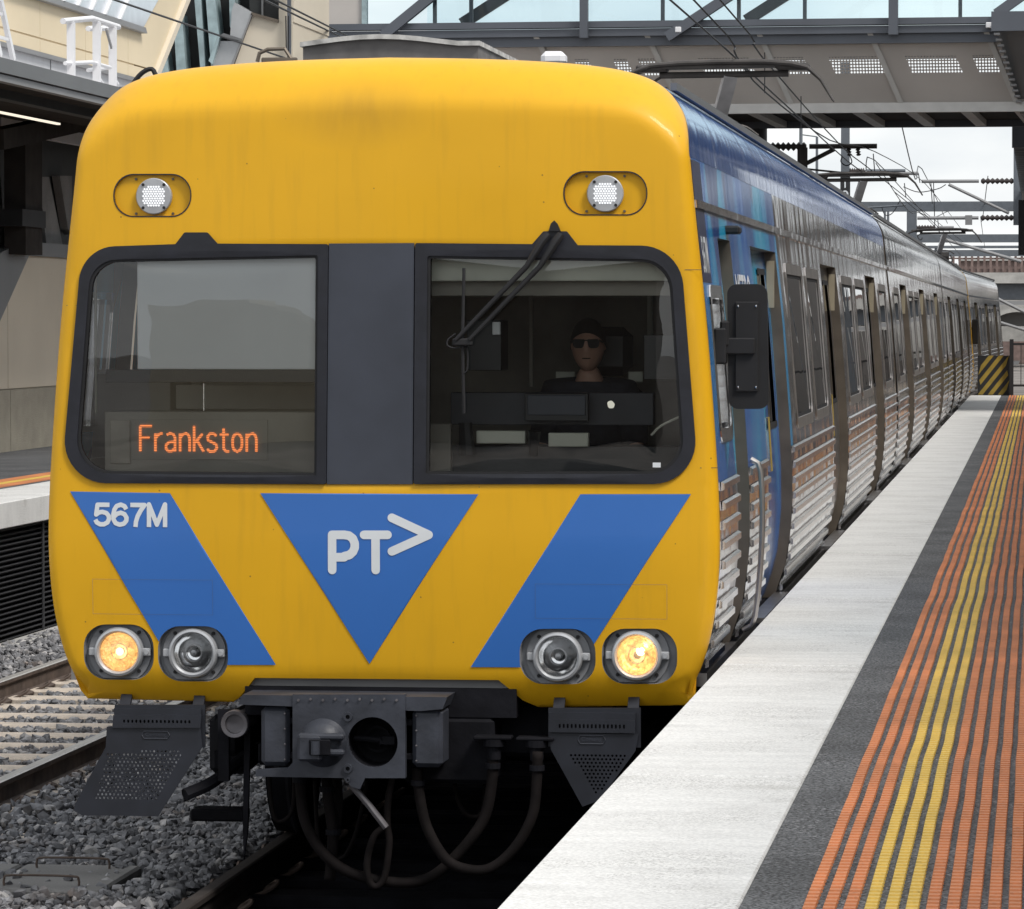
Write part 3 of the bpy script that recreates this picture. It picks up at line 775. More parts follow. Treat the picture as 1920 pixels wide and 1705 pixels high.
        for s in sides:
            for i in range(0, len(cuts), 2):
                a, b = cuts[i] + .05, cuts[i + 1] - .05
                for z in ribz:
                    x = s * (W(z) + .002)
                    mb.add([(x, Y0 + a, z - .022), (x + s * .016, Y0 + a, z - .016), (x + s * .016, Y0 + a, z + .012), (x, Y0 + a, z + .02),
                            (x, Y0 + b, z - .022), (x + s * .016, Y0 + b, z - .016), (x + s * .016, Y0 + b, z + .012), (x, Y0 + b, z + .02)],
                           [(0, 1, 5, 4), (1, 2, 6, 5), (2, 3, 7, 6), (0, 3, 2, 1), (4, 5, 6, 7)])
        part('ribbed_cladding', mb, 'rib_steel', root)
    # windows and doors
    for s in sides:
        for w in list(wins) + ([cabwin] if cabwin else []):
            a, b = Y0 + w[0], Y0 + w[1]; iscab = (w is cabwin or w == cabwin); ZW0, ZW1 = (2.06, 2.72) if iscab else (1.97, 2.90)
            def fr(mb, y0_, y1_, z0_, z1_, pr_): side_panel(mb, s, y0_, y1_, z0_, z1_, -pr_)
            f = MB(); t_ = .05
            pts = []
            for (yy, zz) in roundpoly([(a - .03, ZW0 - .03, .09), (b + .03, ZW0 - .03, .09), (b + .03, ZW1 + .03, .09), (a - .03, ZW1 + .03, .09)], 4): pts.append((yy, zz))
            inn = roundpoly([(a + .035, ZW0 + .035, .06), (b - .035, ZW0 + .035, .06), (b - .035, ZW1 - .035, .06), (a + .035, ZW1 - .035, .06)], 4)
            n = len(pts); vs = []
            for q in pts: vs.append((s * (W(q[1]) + .001), q[0], q[1]))
            for q in pts: vs.append((s * (W(q[1]) + .007), q[0] + (.006 if q[0] < (a + b) / 2 else -.006), q[1]))
            for q in inn: vs.append((s * (W(q[1]) + .006), q[0], q[1]))
            for q in inn: vs.append((s * (W(q[1]) - .012), q[0], q[1]))
            fs = []
            for k in range(3):
                for i in range(n): j = (i + 1) % n; q = (k * n + i, k * n + j, (k + 1) * n + j, (k + 1) * n + i); fs.append(q)
            fo = part('window', f.add(vs, fs), 'chrome' if iscab else 'steel_frame', root)
            g = MB(); g.add([(s * (W(q[1]) - .004), q[0], q[1]) for q in inn], [tuple(range(n))])
            sl2 = MB(); nn_ = len(inn); cy_, cz_ = sum(q[0] for q in inn) / nn_, sum(q[1] for q in inn) / nn_
            ii = [(q[0] + .022 * (1 if q[0] < cy_ else -1), q[1] + .022 * (1 if q[1] < cz_ else -1)) for q in inn]
            sl2.add([(s * (W(q[1]) - .001), q[0], q[1]) for q in inn] + [(s * (W(q[1]) - .003), q[0], q[1]) for q in ii], [(k, (k + 1) % nn_, nn_ + (k + 1) % nn_, nn_ + k) for k in range(nn_)])
            part('window_seal', sl2, 'rubber', fo)
            part('pane', g, 'car_glass', fo)
            if iscab:
                part('sash_bar', MB().obox((s * (W(2.09) + .0), (a + b) / 2, 2.09), (s * (W(2.69) + .0), (a + b) / 2, 2.69), .03, .02), 'chrome', fo)
        for d in doors:
            a, b = Y0 + d[0], Y0 + d[1]; mid = (a + b) / 2
            for (p, q) in ((a, mid - .008), (mid + .008, b)):
                mb = MB(); side_panel(mb, s, p, q, ZB + .02, 2.0, .065); side_panel(mb, s, p, q, 2.86, ZD1, .065)
                wa, wb = p + .22, q - .22
                side_panel(mb, s, p, wa, 2.0, 2.86, .065); side_panel(mb, s, wb, q, 2.0, 2.86, .065)
                dr = part('door', mb, 'steel_door' if not (wrap_end and d[0] < wrap_end) else 'wrap', root, smooth=True)
                g = MB(); side_panel(g, s, wa, wb, 2.0, 2.86, .075); part('pane', g, 'car_glass', dr)
                g = MB()
                for (u0, u1, v0, v1) in ((wa - .02, wa + .015, 1.98, 2.88), (wb - .015, wb + .02, 1.98, 2.88), (wa, wb, 1.98, 2.015), (wa, wb, 2.845, 2.88)): side_panel(g, s, u0, u1, v0, v1, .058)
                part('window_seal', g, 'rubber', dr)
                hy = mid - .07 if p == a else mid + .07
                part('handle', MB().obox((s * (W(1.75) - .06), hy, 1.75), (s * (W(2.05) - .06), hy, 2.05), .02, .035), 'hazard_yellow' if p != a else 'steel', dr)
            # far jamb cover plate, as seen at each doorway
            part('jamb_plate', MB().box(s * (W(2.8) - .064), s * (W(2.8) - .02), b - .08, b - .06, 2.66, 2.93), 'interior_jamb', root)
            part('door_step', MB().obox((s * 1.47, a, 1.0), (s * 1.47, b, 1.0), .08, .03), 'steel_door', root)
        if cabdoor:
            a, b = Y0 + cabdoor[0], Y0 + cabdoor[1]
            mb = MB(); side_panel(mb, s, a, b, ZB + .02, 1.86, .085); side_panel(mb, s, a, b, 1.86, ZD1, .085)
            dr = part('cab_door', mb, 'wrap', root, smooth=True)
            part('handrail', MB().tube([(s * (W(1.1) + .02), b + .06, 1.05), (s * (W(1.2) + .055), b + .06, 1.12), (s * (W(1.5) + .055), b + .06, 1.5), (s * (W(1.84) + .055), b + .06, 1.84), (s * (W(1.9) + .01), b + .06, 1.9)], .014, 8, 3), 'steel_frame', root, smooth=True)
            part('door_light', MB().bbox(*sorted((s * (W(3.03) - .01), s * (W(3.03) + .07))), b - .22, b - .05, 3.01, 3.05, .01), 'rubber', root)
    # underframe
    u = MB(); rr = random.Random(int(Y0 * 10))
    y = Y0 + 6.2
    while y < Y0 + L - 6:
        l = rr.uniform(.8, 1.9)
        for s in (1, -1): u.bbox(*sorted((s * .75, s * 1.32)), y, y + l, .30 + rr.uniform(0, .12), .93, .02)
        y += l + rr.uniform(.1, .35)
    u.box(-.5, .5, Y0 + .5, Y0 + L - .5, .75, .93)
    part('underframe', u, 'under_black', root)
    for yb in (Y0 + 3.4, Y0 + L - 3.4):
        fr_ = MB()
        for s in (1, -1):
            fr_.bbox(*sorted((s * .98, s * 1.12)), yb - 1.7, yb + 1.7, .42, .62, .03); fr_.bbox(*sorted((s * .97, s * 1.14)), yb - .5, yb + .5, .25, .45, .03)
        fr_.box(-.98, .98, yb - .3, yb + .3, .45, .7)
        bg_ = part('bogie', fr_, 'under_black', root)
        for dy in (-1.25, 1.25):
            for s in (1, -1):
                part('wheel', MB().lathe([(0, s * .73), (.40, s * .73), (.49, s * .725), (.49, s * .74), (.47, s * .76), (.455, s * .86), (.38, s * .87), (.36, s * .82), (.16, s * .82), (.14, s * .9), (0, s * .9)], (0, yb + dy, .46), 'x', 32), 'under_black', bg_, smooth=True)
            part('axle', MB().lathe([(.09, -.75), (.09, .75)], (0, yb + dy, .46), 'x', 16), 'under_black', bg_)
            for s in (1, -1): part('axle_box', MB().bbox(*sorted((s * 1.0, s * 1.2)), yb + dy - .16, yb + dy + .16, .3, .6, .03), 'under_black', bg_)

def pantograph(root, y):
    p = part('pantograph', MB().box(-.5, .5, y - .5, y + .5, 3.82, 3.90).obox((-.45, y + .35, 3.9), (-.32, y + .7, 4.05), .08, .08).obox((.45, y + .35, 3.9), (.32, y + .7, 4.05), .08, .08), 'panto', root)
    kn = (0, y + 1.0, 4.30); top = (0, y, 4.92)
    part('lower_arm', MB().obox((0, y - .3, 3.95), (0, y + .9, 4.25), .10, .10).tube([(.12, y - .2, 3.95), (.12, y + .9, 4.25)], .02, 6), 'panto', p)
    part('knee', MB().lathe([(.13, -.16), (.13, .16)], (0, y + .62, 4.27), 'x', 12).tube([(-.3, y + .55, 4.33), (-.15, y + .5, 4.42), (.15, y + .5, 4.42), (.3, y + .55, 4.33)], .015, 6, 4).tube([(.2, y + .6, 4.3), (.25, y + .55, 4.15), (.12, y + .5, 4.05), (.1, y + .5, 3.95)], .02, 6, 4), 'panto', p)
    part('upper_arm', MB().obox((-.12, y + .62, 4.33), (.08, y, 4.87), .13, .07), 'panto_arm', p)
    part('cross_rail', MB().tube([(-.58, y, 4.87), (.62, y, 4.88)], .03, 8), 'panto', p)
    for k in (-.12, .12):
        pts = [(-.98, y + k, 4.76), (-.86, y + k, 4.88), (-.66, y + k, 4.955), (-.4, y + k, 4.975), (0, y + k, 4.985), (.4, y + k, 4.985), (.66, y + k, 4.965), (.80, y + k, 4.93), (.92, y + k, 4.82), (1.04, y + k, 4.62)]
        part('collector_strip', MB().tube(pts, [.016, .018, .022, .025, .025, .025, .025, .02, .015, .010], 8), 'panto', p)
    part('collector_carrier', MB().obox((-.55, y, 4.95), (.55, y, 4.965), .22, .05).bbox(-.80, -.5, y - .1, y + .1, 4.90, 4.97, .02).bbox(.5, .82, y - .1, y + .1, 4.91, 4.975, .02), 'panto', p)
    part('spring_loop', MB().tube([(-.56, y, 4.86), (-.64, y, 4.80), (-.60, y, 4.72), (-.54, y, 4.70), (-.52, y, 4.76)], .014, 6, 4), 'panto', p)

D1 = [(3.4, 5.55), (10.5, 12.75), (18.0, 20.2)]
W1 = [(6.3, 8.0), (8.45, 10.0), (13.3, 15.2), (15.65, 17.5), (20.75, 22.6)]
car1 = thing('train_carriage', 'nearest stainless steel carriage, with yellow cab front and blue vinyl on its side', 'train carriage', (0, 0, 0), 'carriages of the commuter train')
car_body(car1, .137, 23.46, D1, W1, 5.75, True, cabdoor=(1.15, 1.95), cabwin=(.28, 1.0))
pantograph(car1, 20.6)
D2 = [(3.2, 5.4), (10.6, 12.8), (18.0, 20.2)]; W2 = [(.9, 2.6), (5.9, 7.7), (8.1, 10.1), (13.3, 15.2), (15.6, 17.5), (20.8, 22.6)]
car2 = thing('train_carriage', 'second carriage from the camera, plain stainless steel behind the yellow-fronted one', 'train carriage', (0, 24.1, 0), 'carriages of the commuter train')
car_body(car2, 24.1, 23.4, D2, W2, 0, False)
car3 = thing('train_carriage', 'third carriage from the camera, its pantograph raised below the footbridge', 'train carriage', (0, 48.0, 0), 'carriages of the commuter train')
car_body(car3, 48.0, 23.4, D2, W2, 0, False)
pantograph(car3, 50.4)
car4 = thing('train_carriage', 'fourth carriage from the camera, with a thin yellow edge beside a dark mirror', 'train carriage', (0.0, 72.4, 0), 'carriages of the commuter train', rz=R(-1.05))
car_body(car4, 72.4, 23.4, D2, W2, 0, False)
part('cab_front', MB().prism([(x * 1.003, z) for x, z in OUTS], 72.0, 72.38, 'y'), 'yellow', car4)
part('side_mirror', MB().bbox(1.50, 1.64, 72.3, 72.34, 2.07, 2.60, .02).obox((1.42, 72.4, 2.4), (1.55, 72.33, 2.4), .03, .04), 'rubber', car4)
pantograph(car4, 93)
car5 = thing('train_carriage', 'farthest visible carriage, bending away round the curve', 'train carriage', (.43, 96.3, 0), 'carriages of the commuter train', rz=R(1.6))
_x = car5.location.x; car5.location.x = 0
car_body(car5, 96.3, 23.4, D2, W2, 0, False)
car5.location.x = .43
car6 = copy_tree(car5, (0, 0, 0)); car6.location = (-.25, 120.2, 0); car6.rotation_euler = (0, 0, R(4.2)); car6['label'] = 'last carriage at the tail, turned furthest left on the curve and almost hidden'
for a, b in ((23.62, 24.08), (47.52, 47.98), (71.45, 71.95)):
    for src in ((car2 if a < 30 else car3 if a < 60 else car4),):
        pr = [(x * .80, 1.0 + (z - 1.0) * .94) for x, z in OUTS]
        part('gangway_bellows', MB().prism(pr, a, b, 'y'), 'rubber', src)

# ------------------------------------------------------------------ the yellow cab front
BOT = fxz([(1300, 1300), (1287, 1318), (1003, 1322), (975, 1308), (932, 1268), (474, 1264), (445, 1300), (428, 1312), (152, 1306), (141, 1290)])
BOT = [(x, z - .022) for x, z in BOT]
up = [p for p in OUTS if p[1] > .97]
mask_out = up + BOT          # left bottom -> over the top -> right bottom -> along the bottom back to the left
WL_out = roundpoly(fxz([(616, 456, 0), (152, 463, .17), (112, 907, .19), (612, 909, 0)]), 10)
WR_out = roundpoly(fxz([(1276, 460, .19), (778, 455, 0), (775, 909, 0), (1311, 909, .19)]), 10)
LAMPS = [(153, 285, 1172, 1277), (293, 425, 1175, 1280), (973, 1115, 1180, 1285), (1127, 1268, 1180, 1285)]
OVALS = [(213, 356, 328, 405), (1058, 1211, 323, 402)]
def rbox(b, r): return roundpoly(fxz([(b[0], b[2], r), (b[1], b[2], r), (b[1], b[3], r), (b[0], b[3], r)]), 8)
lampholes = [rbox(b, .105) for b in LAMPS]; ovalholes = [rbox(b, .089) for b in OVALS]
PIL = fxz([(617, 457), (777, 456), (774, 908), (613, 908)])
winhole = WL_out + []         # one opening spans both windows and the pillar
i0 = max(range(len(WR_out)), key=lambda i: 0)
both = roundpoly(fxz([(157, 469, .17), (118, 901, .19), (1304, 903, .19), (1270, 467, .19)]), 10)
mb = MB(); plate(mb, [mask_out], [both] + lampholes + ovalholes, 0., lambda v: max(.133, v[1] + .01 + .035 * min(1, max(0, (v[2] - 3.2) / .25))), .035, face_y, inset_ring(mask_out, (.005, .012, .022, .036, .052)))
cab = part('cab_front', mb, 'yellow', car1, smooth='all')
cab.data.set_sharp_from_angle(angle=R(50))
part('dome_return', MB(), 'yellow', car1) if False else None
# windscreen frames
GL = roundpoly(fxz([(597, 479, .01), (170, 488, .13), (139, 888, .15), (594, 892, .01)]), 8)
GR = roundpoly(fxz([(1257, 487, .14), (802, 480, .01), (799, 889, .01), (1285, 889, .15)]), 8)
FL_out = roundpoly(fxz([(616, 458, .01), (408, 457, 0), (389, 436, .01), (346, 436, .01), (329, 458, 0), (153, 464, .17), (113, 906, .19), (612, 908, .01)]), 10)
FR_out = roundpoly(fxz([(1275, 461, .19), (1083, 460, 0), (1063, 434, .01), (1019, 434, .01), (998, 458, 0), (779, 456, .01), (776, 908, .01), (1310, 908, .19)]), 10)
for F_, G_ in ((FL_out, GL), (FR_out, GR)):
    mb = MB(); plate(mb, [F_], [G_], -.012, .09, .06, face_y); fr_ = part('windscreen_frame', mb, 'frame_black', car1)
    inn = MB(); n = len(G_); c = np.mean(G_, 0)
    ins = [tuple(np.array(p) + (c - np.array(p)) * .022) for p in G_]
    plate(inn, [G_], [ins], -.004, .05, 0, face_y); part('rubber_seal', inn, 'rubber', fr_)
    g = MB(); plate(g, [ins], [], .010, None, .12, face_y); part('windscreen', g, 'glass', fr_)
mb = MB(); plate(mb, [PIL], [], -.006, .09, .08, face_y); part('centre_pillar', mb, 'pillar_grey', car1)
# blue bands, number, emblem
BL = fxz([(130, 922), (318, 925), (515, 1248), (321, 1248)]); BM = fxz([(488, 925), (897, 927), (691, 1246)]); BR = fxz([(1088, 927), (1295, 927), (1084, 1253), (881, 1252)])
for P_ in (BL, BM, BR):
    mb = MB(); plate(mb, [P_], lampholes, -.004, None, .03, face_y); part('blue_band', mb, 'decal_blue', car1)
def on_face(mb, off):
    ys = face_y([(v[0], v[2]) for v in mb.v]); mb.v = [(v[0], y + off, v[2]) for v, y in zip(mb.v, ys)]; return mb
(a0, b0), (a1, b1) = fxz([(174, 988), (313, 943)])
GLY = {'5': (.70, [[(.64, .90), (.17, .90), (.115, .50), (.22, .585), (.36, .61), (.52, .56), (.61, .44), (.62, .32), (.56, .18), (.42, .10), (.27, .10), (.14, .17), (.08, .29)]]),
 '6': (.70, [[(.60, .72), (.53, .85), (.38, .91), (.22, .85), (.13, .70), (.09, .50), (.10, .30), (.18, .15), (.34, .09), (.50, .13), (.60, .25), (.61, .38), (.53, .52), (.38, .58), (.23, .53), (.12, .42)]]),
 '7': (.68, [[(.06, .90), (.62, .90), (.48, .70), (.35, .45), (.28, .22), (.26, .0)]]),
 'M': (.90, [[(.11, .0), (.11, .93), (.42, .10), (.74, .93), (.74, .0)]]),
 'F': (.56, [[(.08, 0), (.08, .95)], [(.08, .95), (.50, .95)], [(.08, .52), (.42, .52)]]),
 'r': (.38, [[(.06, 0), (.06, .66)], [(.06, .48), (.14, .60), (.24, .66), (.32, .66)]]),
 'a': (.50, [[(.08, .62), (.20, .67), (.32, .64), (.38, .52), (.38, 0)], [(.38, .36), (.16, .34), (.06, .24), (.06, .10), (.14, .02), (.26, .02), (.38, .12)]]),
 'n': (.50, [[(.06, 0), (.06, .66)], [(.06, .50), (.16, .64), (.28, .67), (.37, .60), (.40, .48), (.40, 0)]]),
 'k': (.48, [[(.06, 0), (.06, .95)], [(.36, .66), (.08, .32)], [(.16, .42), (.40, 0)]]),
 's': (.47, [[(.38, .58), (.28, .66), (.14, .66), (.06, .56), (.08, .42), (.22, .35), (.36, .27), (.39, .14), (.30, .02), (.14, .01), (.04, .10)]]),
 't': (.42, [[(.16, .86), (.16, .12), (.24, .02), (.36, .02)], [(.02, .64), (.34, .64)]]),
 'o': (.50, [[(.22, .67), (.10, .60), (.06, .46), (.06, .22), (.10, .08), (.22, .01), (.34, .08), (.39, .22), (.39, .46), (.34, .60), (.22, .67)]])}
def strokes_on(mb, body, x0, x1, z0, z1, w, y=0., fy=None):    # lettering from strokes of even width; w relative to the letter height
    wd = sum(GLY[ch][0] for ch in body) - .08; Hh = z1 - z0; sx = (x1 - x0) / wd; polys = []; X = 0
    for ch in body:
        adv, lines = GLY[ch]
        for ln in lines:
            P = [Vector((x0 + (X + p[0]) * sx, z0 + p[1] * Hh)) for p in ln]; r_ = w * Hh / 2
            for i in range(len(P) - 1):
                d = (P[i + 1] - P[i]).normalized(); nn = Vector((-d.y, d.x)) * r_
                polys.append([tuple(P[i] - nn), tuple(P[i + 1] - nn), tuple(P[i + 1] + nn), tuple(P[i] + nn)])
                if i: polys.append([(P[i].x + r_ * math.cos(k * math.pi / 6 + .1), P[i].y + r_ * math.sin(k * math.pi / 6 + .1)) for k in range(12)])
        X += adv
    return plate(mb, polys, [], y, None, 0, fy)
part('fleet_number', strokes_on(MB(), '567M', a0, a1, b0, b1, .185, -.0065, face_y), 'decal_white', car1)
c = lambda px, py: fxz([(px, py)])[0]
rr = .0195
arc = [(646, 1003), (655, 1004.5), (662, 1010), (665.5, 1019), (665.5, 1027), (662, 1035), (655, 1041), (646, 1043)]
# emblem strokes
S_ = [((623, 1003), (623, 1069)), ((623, 1003), (646, 1003))] + [(arc[i], arc[i + 1]) for i in range(len(arc) - 1)] + [((646, 1045), (623, 1045))]
S_ += [((683, 1003), (727, 1003)), ((704.5, 1003), (704.5, 1069)), ((735, 971), (804, 1003)), ((804, 1003), (735, 1034))]
polys = [capsule(c(*a), c(*b), rr) for a, b in S_]
mb = MB(); plate(mb, polys, [], -.0065, None, 0, face_y); part('transit_emblem', mb, 'decal_white', car1)
# access panel outlines (fine grooves)
for (x0, x1, y0, y1) in ((172, 398, 1088, 1152), (1003, 1250, 1097, 1160)):
    (u0, w0), (u1, w1) = fxz([(x0, y1), (x1, y0)]); o_ = [(u0, w0), (u1, w0), (u1, w1), (u0, w1)]; i_ = [(u0 + .0010, w0 + .0010), (u1 - .0010, w0 + .0010), (u1 - .0010, w1 - .0010), (u0 + .0010, w1 - .0010)]
    mb = MB(); plate(mb, [o_], [i_], -.0080, None, .04, face_y); part('access_panel_seam', mb, 'seam', car1)
for (xa, xb, py) in ((1283, 1322, 506), (1312, 1345, 878), (88, 112, 880), (122, 150, 573)):
    (u0, w0), (u1, w1) = fxz([(xa, py + .6), (xb, py - .6)]); mb = MB(); plate(mb, [[(u0, w0), (u1, w0), (u1, w1), (u0, w1)]], [], -.002, None, .02, face_y); part('body_seam', mb, 'seal_brown', car1)
# lamps
LC = [(219, 1224, True), (359, 1226, False), (1044, 1233, False), (1192, 1231, True)]
for (cx, cy, lit), hole in zip(LC, lampholes):
    x, z = c(cx, cy); yb = fy1(x, z)
    cc = np.mean(hole, 0); out_ = [tuple(cc + (np.array(p) - cc) * 1.02) for p in hole]
    mb = MB(); plate(mb, [out_], [], yb + .045, None); n = len(hole)
    vs = [(p[0], fy1(*p), p[1]) for p in hole] + [(cc[0] + (p[0] - cc[0]) * .97, yb + .044, cc[1] + (p[1] - cc[1]) * .97) for p in hole]
    mb.add(vs, [(i, (i + 1) % n, n + (i + 1) % n, n + i) for i in range(n)])
    hl = part('headlight', mb, 'recess_grey', car1)
    fl = MB(); poly = [(x + .145 * math.cos(t) , z + max(-.122, min(.122, .145 * math.sin(t)))) for t in np.linspace(0, 2 * math.pi, 33)[:-1]]
    plate(fl, [poly], [circle(x, z, .09)], yb + .030, yb + .045); part('flange', fl, 'recess_grey', hl)
    part('bezel', MB().lathe([(.088, .03), (.112, .03), (.114, .0), (.108, -.018), (.098, -.022), (.090, -.012), (.088, .03)], (x, yb, z), 'y', 40), 'lamp_metal', hl, smooth=True)
    part('lug', MB().bbox(x - .14, x - .10, yb + .0, yb + .03, z - .018, z + .018, .004), 'lamp_metal', hl)
    part('lug', MB().bbox(x + .10, x + .145, yb + .0, yb + .03, z - .018, z + .018, .004), 'lamp_metal', hl)
    part('clamp_bolt', MB().lathe([(0, -.008), (.011, -.008), (.012, .0)], (x + .128, yb, z), 'y', 10), 'lamp_metal', hl)
    for sx, sz in ((-1, 1), (1, 1), (1, -1), (-1, -1)):
        part('screw', MB().lathe([(0, -.006), (.008, -.006), (.009, .004)], (x + sx * .088, yb + .026, z + sz * .088), 'y', 8), 'rubber', hl)
    part('reflector', MB().lathe([(.088, .010), (.076, .022), (.055, .034), (.03, .043), (.012, .046), (0, .047)], (x, yb, z), 'y', 40), 'reflector' if not lit else ('reflector_lit' if cx > 1100 else 'reflector_glow'), hl, smooth='all')
    bz = z + (.018 if cx > 1100 else .0); bx = x + (.016 if cx > 1100 else 0)
    part('bulb', MB().lathe([(0, .008), (.014, .012), (.019, .022), (.014, .034), (.006, .045)], (bx, yb, bz), 'y', 12), ('bulb_warm' if cx > 1100 else 'bulb_soft') if lit else 'lamp_metal', hl, smooth=True)
    part('inner_ring', MB().lathe([(.034, .012), (.040, .012), (.040, .040), (.034, .040)], (x, yb, z), 'y', 30), 'lamp_metal' if not lit else 'reflector_glow', hl, smooth=True)
    part('lens', MB().lathe([(.088, .008), (.07, .0), (.045, -.006), (0, -.009)], (x, yb, z), 'y', 32), 'lamp_glass', hl, smooth='all')
for (cx, cy), hole in zip(((287, 368), (1134, 363)), ovalholes):
    x, z = c(cx, cy); yb = fy1(x, z); cc = np.mean(hole, 0); n = len(hole)
    mb = MB(); plate(mb, [[tuple(cc + (np.array(p) - cc) * 1.01) for p in hole]], [], yb + .022, None)
    vs = [(p[0], fy1(*p) - .0015, p[1]) for p in hole] + [(p[0], yb + .021, p[1]) for p in hole]
    mk = part('marker_light', mb, 'yellow', car1)
    part('recess_edge', MB().add(vs, [(i, (i + 1) % n, n + (i + 1) % n, n + i) for i in range(n)]), 'rubber', mk)
    rim = [tuple(cc + (np.array(p) - cc) * np.array([1.03, 1.055])) for p in hole]
    mb = MB(); plate(mb, [rim], [hole], -.002, None, 0, face_y); part('rim_line', mb, 'frame_black', mk)
    part('disc', MB().lathe([(0, -.004), (.078, -.004), (.082, .0), (.082, .022)], (x, yb, z), 'y', 40), 'lamp_metal', mk)
    mb = MB()
    for i in range(-4, 5):
        for j in range(-4, 5):
            u, w = (i + (.5 if j % 2 else 0)) * .0118, j * .0105
            if math.hypot(u, w) < .053: mb.lathe([(0, -.008), (.0046, -.0065), (.0052, -.004)], (x + u, yb, z + w), 'y', 6)
    part('led_cluster', mb, 'led_white', mk)
    for sx in (-1, 1):
        for sz in (-1, 1):
            part('screw', MB().lathe([(0, -.008), (.007, -.008), (.007, -.004)], (x + sx * .048, yb, z + sz * .052), 'y', 8), 'rubber', mk)
            part('screw', MB().lathe([(0, .014), (.006, .014), (.006, .022)], (x + sx * .085, yb, z + sz * .078), 'y', 8), 'seal_brown', mk)

# wiper
def P3(px, py, off): x, z = c(px, py); return (x, fy1(x, z) - off, z)
wp = part('wiper', MB().prism([c(1030, 434), c(1034, 420), c(1040, 414), c(1046, 420), c(1052, 434)], -.03, -.005, 'y'), 'rubber', car1)
part('wiper_arm', MB().tube([P3(1030, 440, .05), P3(1020, 452, .06), P3(990, 500, .055), P3(857, 638, .05)], [.018, .02, .013, .010], 8), 'rubber', wp, smooth=True)
part('wiper_arm', MB().tube([P3(1054, 440, .05), P3(1044, 454, .06), P3(1015, 500, .055), P3(883, 637, .05)], [.018, .02, .013, .010], 8), 'rubber', wp, smooth=True)
part('arm_joint', MB().bbox(c(850, 0)[0], c(888, 0)[0], -.05, -.02, c(0, 648)[1], c(0, 634)[1], .006), 'rubber', wp)
part('wiper_blade', MB().tube([P3(871, 503, .02), P3(869, 640, .03), P3(871, 775, .02)], .008, 6), 'rubber', wp)
part('washer_hose', MB().tube([P3(857, 626, .05), P3(843, 637, .05), P3(842, 648, .05), P3(855, 653, .04), P3(876, 652, .03), P3(878, 690, .03), P3(872, 700, .03)], .004, 6, 4), 'rubber', wp)
# small sticker on the windscreen, and a paper dot
(u0, w0), (u1, w1) = fxz([(1223, 877), (1238, 868)])
part('sticker', MB().add([(u0, fy1(u0, w0) + .006, w0), (u1, fy1(u0, w0) + .006, w0), (u1, fy1(u0, w0) + .006, w1), (u0, fy1(u0, w0) + .006, w1)], [(0, 1, 2, 3)]), 'decal_white', car1)
mb = MB(); plate(mb, [roundpoly(fxz([(1137, 754, .01), (1146, 751, .01), (1152, 758, .01), (1150, 766, .01), (1140, 766, .01)]), 3)], [], .02); part('paper_tag', mb, 'interior_pale', car1)

# lower fairing and coupler
mb = MB().prism([(p[0], p[1]) for p in fxz([(446, 1300), (476, 1264), (932, 1268), (972, 1306)])], .10, .30, 'y')
part('fairing', mb, 'bumper_grey', car1)
mb = MB(); (x0, z0), (x1, z1) = fxz([(462, 1322), (850, 1300)]); mb.prism([(x0, z0 + .02), (x0 + .02, z1), (x1, z1), (x1 - .02, z0 + .01), (x1 - .12, z0)], -.20, .35, 'y')
cp = part('coupler', mb, 'coupler_grey', car1)
YC = -.20
q = lambda px, py, Y=YC: (atY(px, py, Y).x, atY(px, py, Y).z)
pl_out = [q(549, 1302), q(760, 1302), q(760, 1459), q(685, 1459), q(675, 1480), q(660, 1476), q(645, 1459), q(480, 1456), q(480, 1444), q(540, 1440), q(549, 1430)]
hx, hz = q(699, 1392)
mb = MB(); plate(mb, [pl_out], [circle(hx, hz, .113, 36)], YC - .006, YC + .04); part('coupler_plate', mb, 'coupler_grey', cp)
part('coupler_socket', MB().lathe([(.113, .03), (.11, .20), (.0, .20)], (hx, YC, hz), 'y', 30).tube([(hx - .1, YC + .09, hz + .01), (hx + .02, YC + .09, hz + .0), (hx + .03, YC + .08, hz - .02)], .014, 8).bbox(hx + .03, hx + .09, YC + .07, YC + .11, hz - .02, hz + .02, .004).lathe([(.05, .14), (.06, .14), (.06, .17)], (hx, YC, hz), 'y', 16), 'under_black', cp)
dx, dz = q(606, 1393)
part('coupler_dome', MB().lathe([(0, -.085), (.03, -.083), (.065, -.068), (.095, -.04), (.11, -.005), (.116, .0)], (dx, YC, dz), 'y', 36), 'coupler_grey', cp, smooth='all')
part('coupler_jaw', MB().bbox(dx - .10, dx + .01, YC - .105, YC - .04, dz - .075, dz + .045, .012).bbox(dx - .10, dx + .11, YC - .10, YC - .05, dz + .02, dz + .05, .01).bbox(dx + .03, dx + .11, YC - .10, YC - .05, dz - .05, dz - .02, .01), 'coupler_grey', cp)
part('jaw_slot', MB().bbox(dx - .045, dx + .05, YC - .113, YC - .10, dz - .045, dz + .025, .004), 'under_black', cp)
part('latch', MB().lathe([(.02, -.03), (.02, .03)], (dx - .015, YC - .118, dz - .01), 'z', 10), 'coupler_grey', cp)
for (px, py, r_) in ((653, 1344, .020), (653, 1441, .020), (653, 1462, .010)):
    x, z = q(px, py); part('bush', MB().lathe([(r_ * .5, .0), (r_ * .5, -.018), (r_, -.018), (r_ * 1.1, -.004)], (x, YC, z), 'y', 16), 'coupler_grey', cp)
    part('bush_hole', MB().lathe([(0, -.010), (r_ * .5, -.010)], (x, YC, z), 'y', 12), 'under_black', cp)
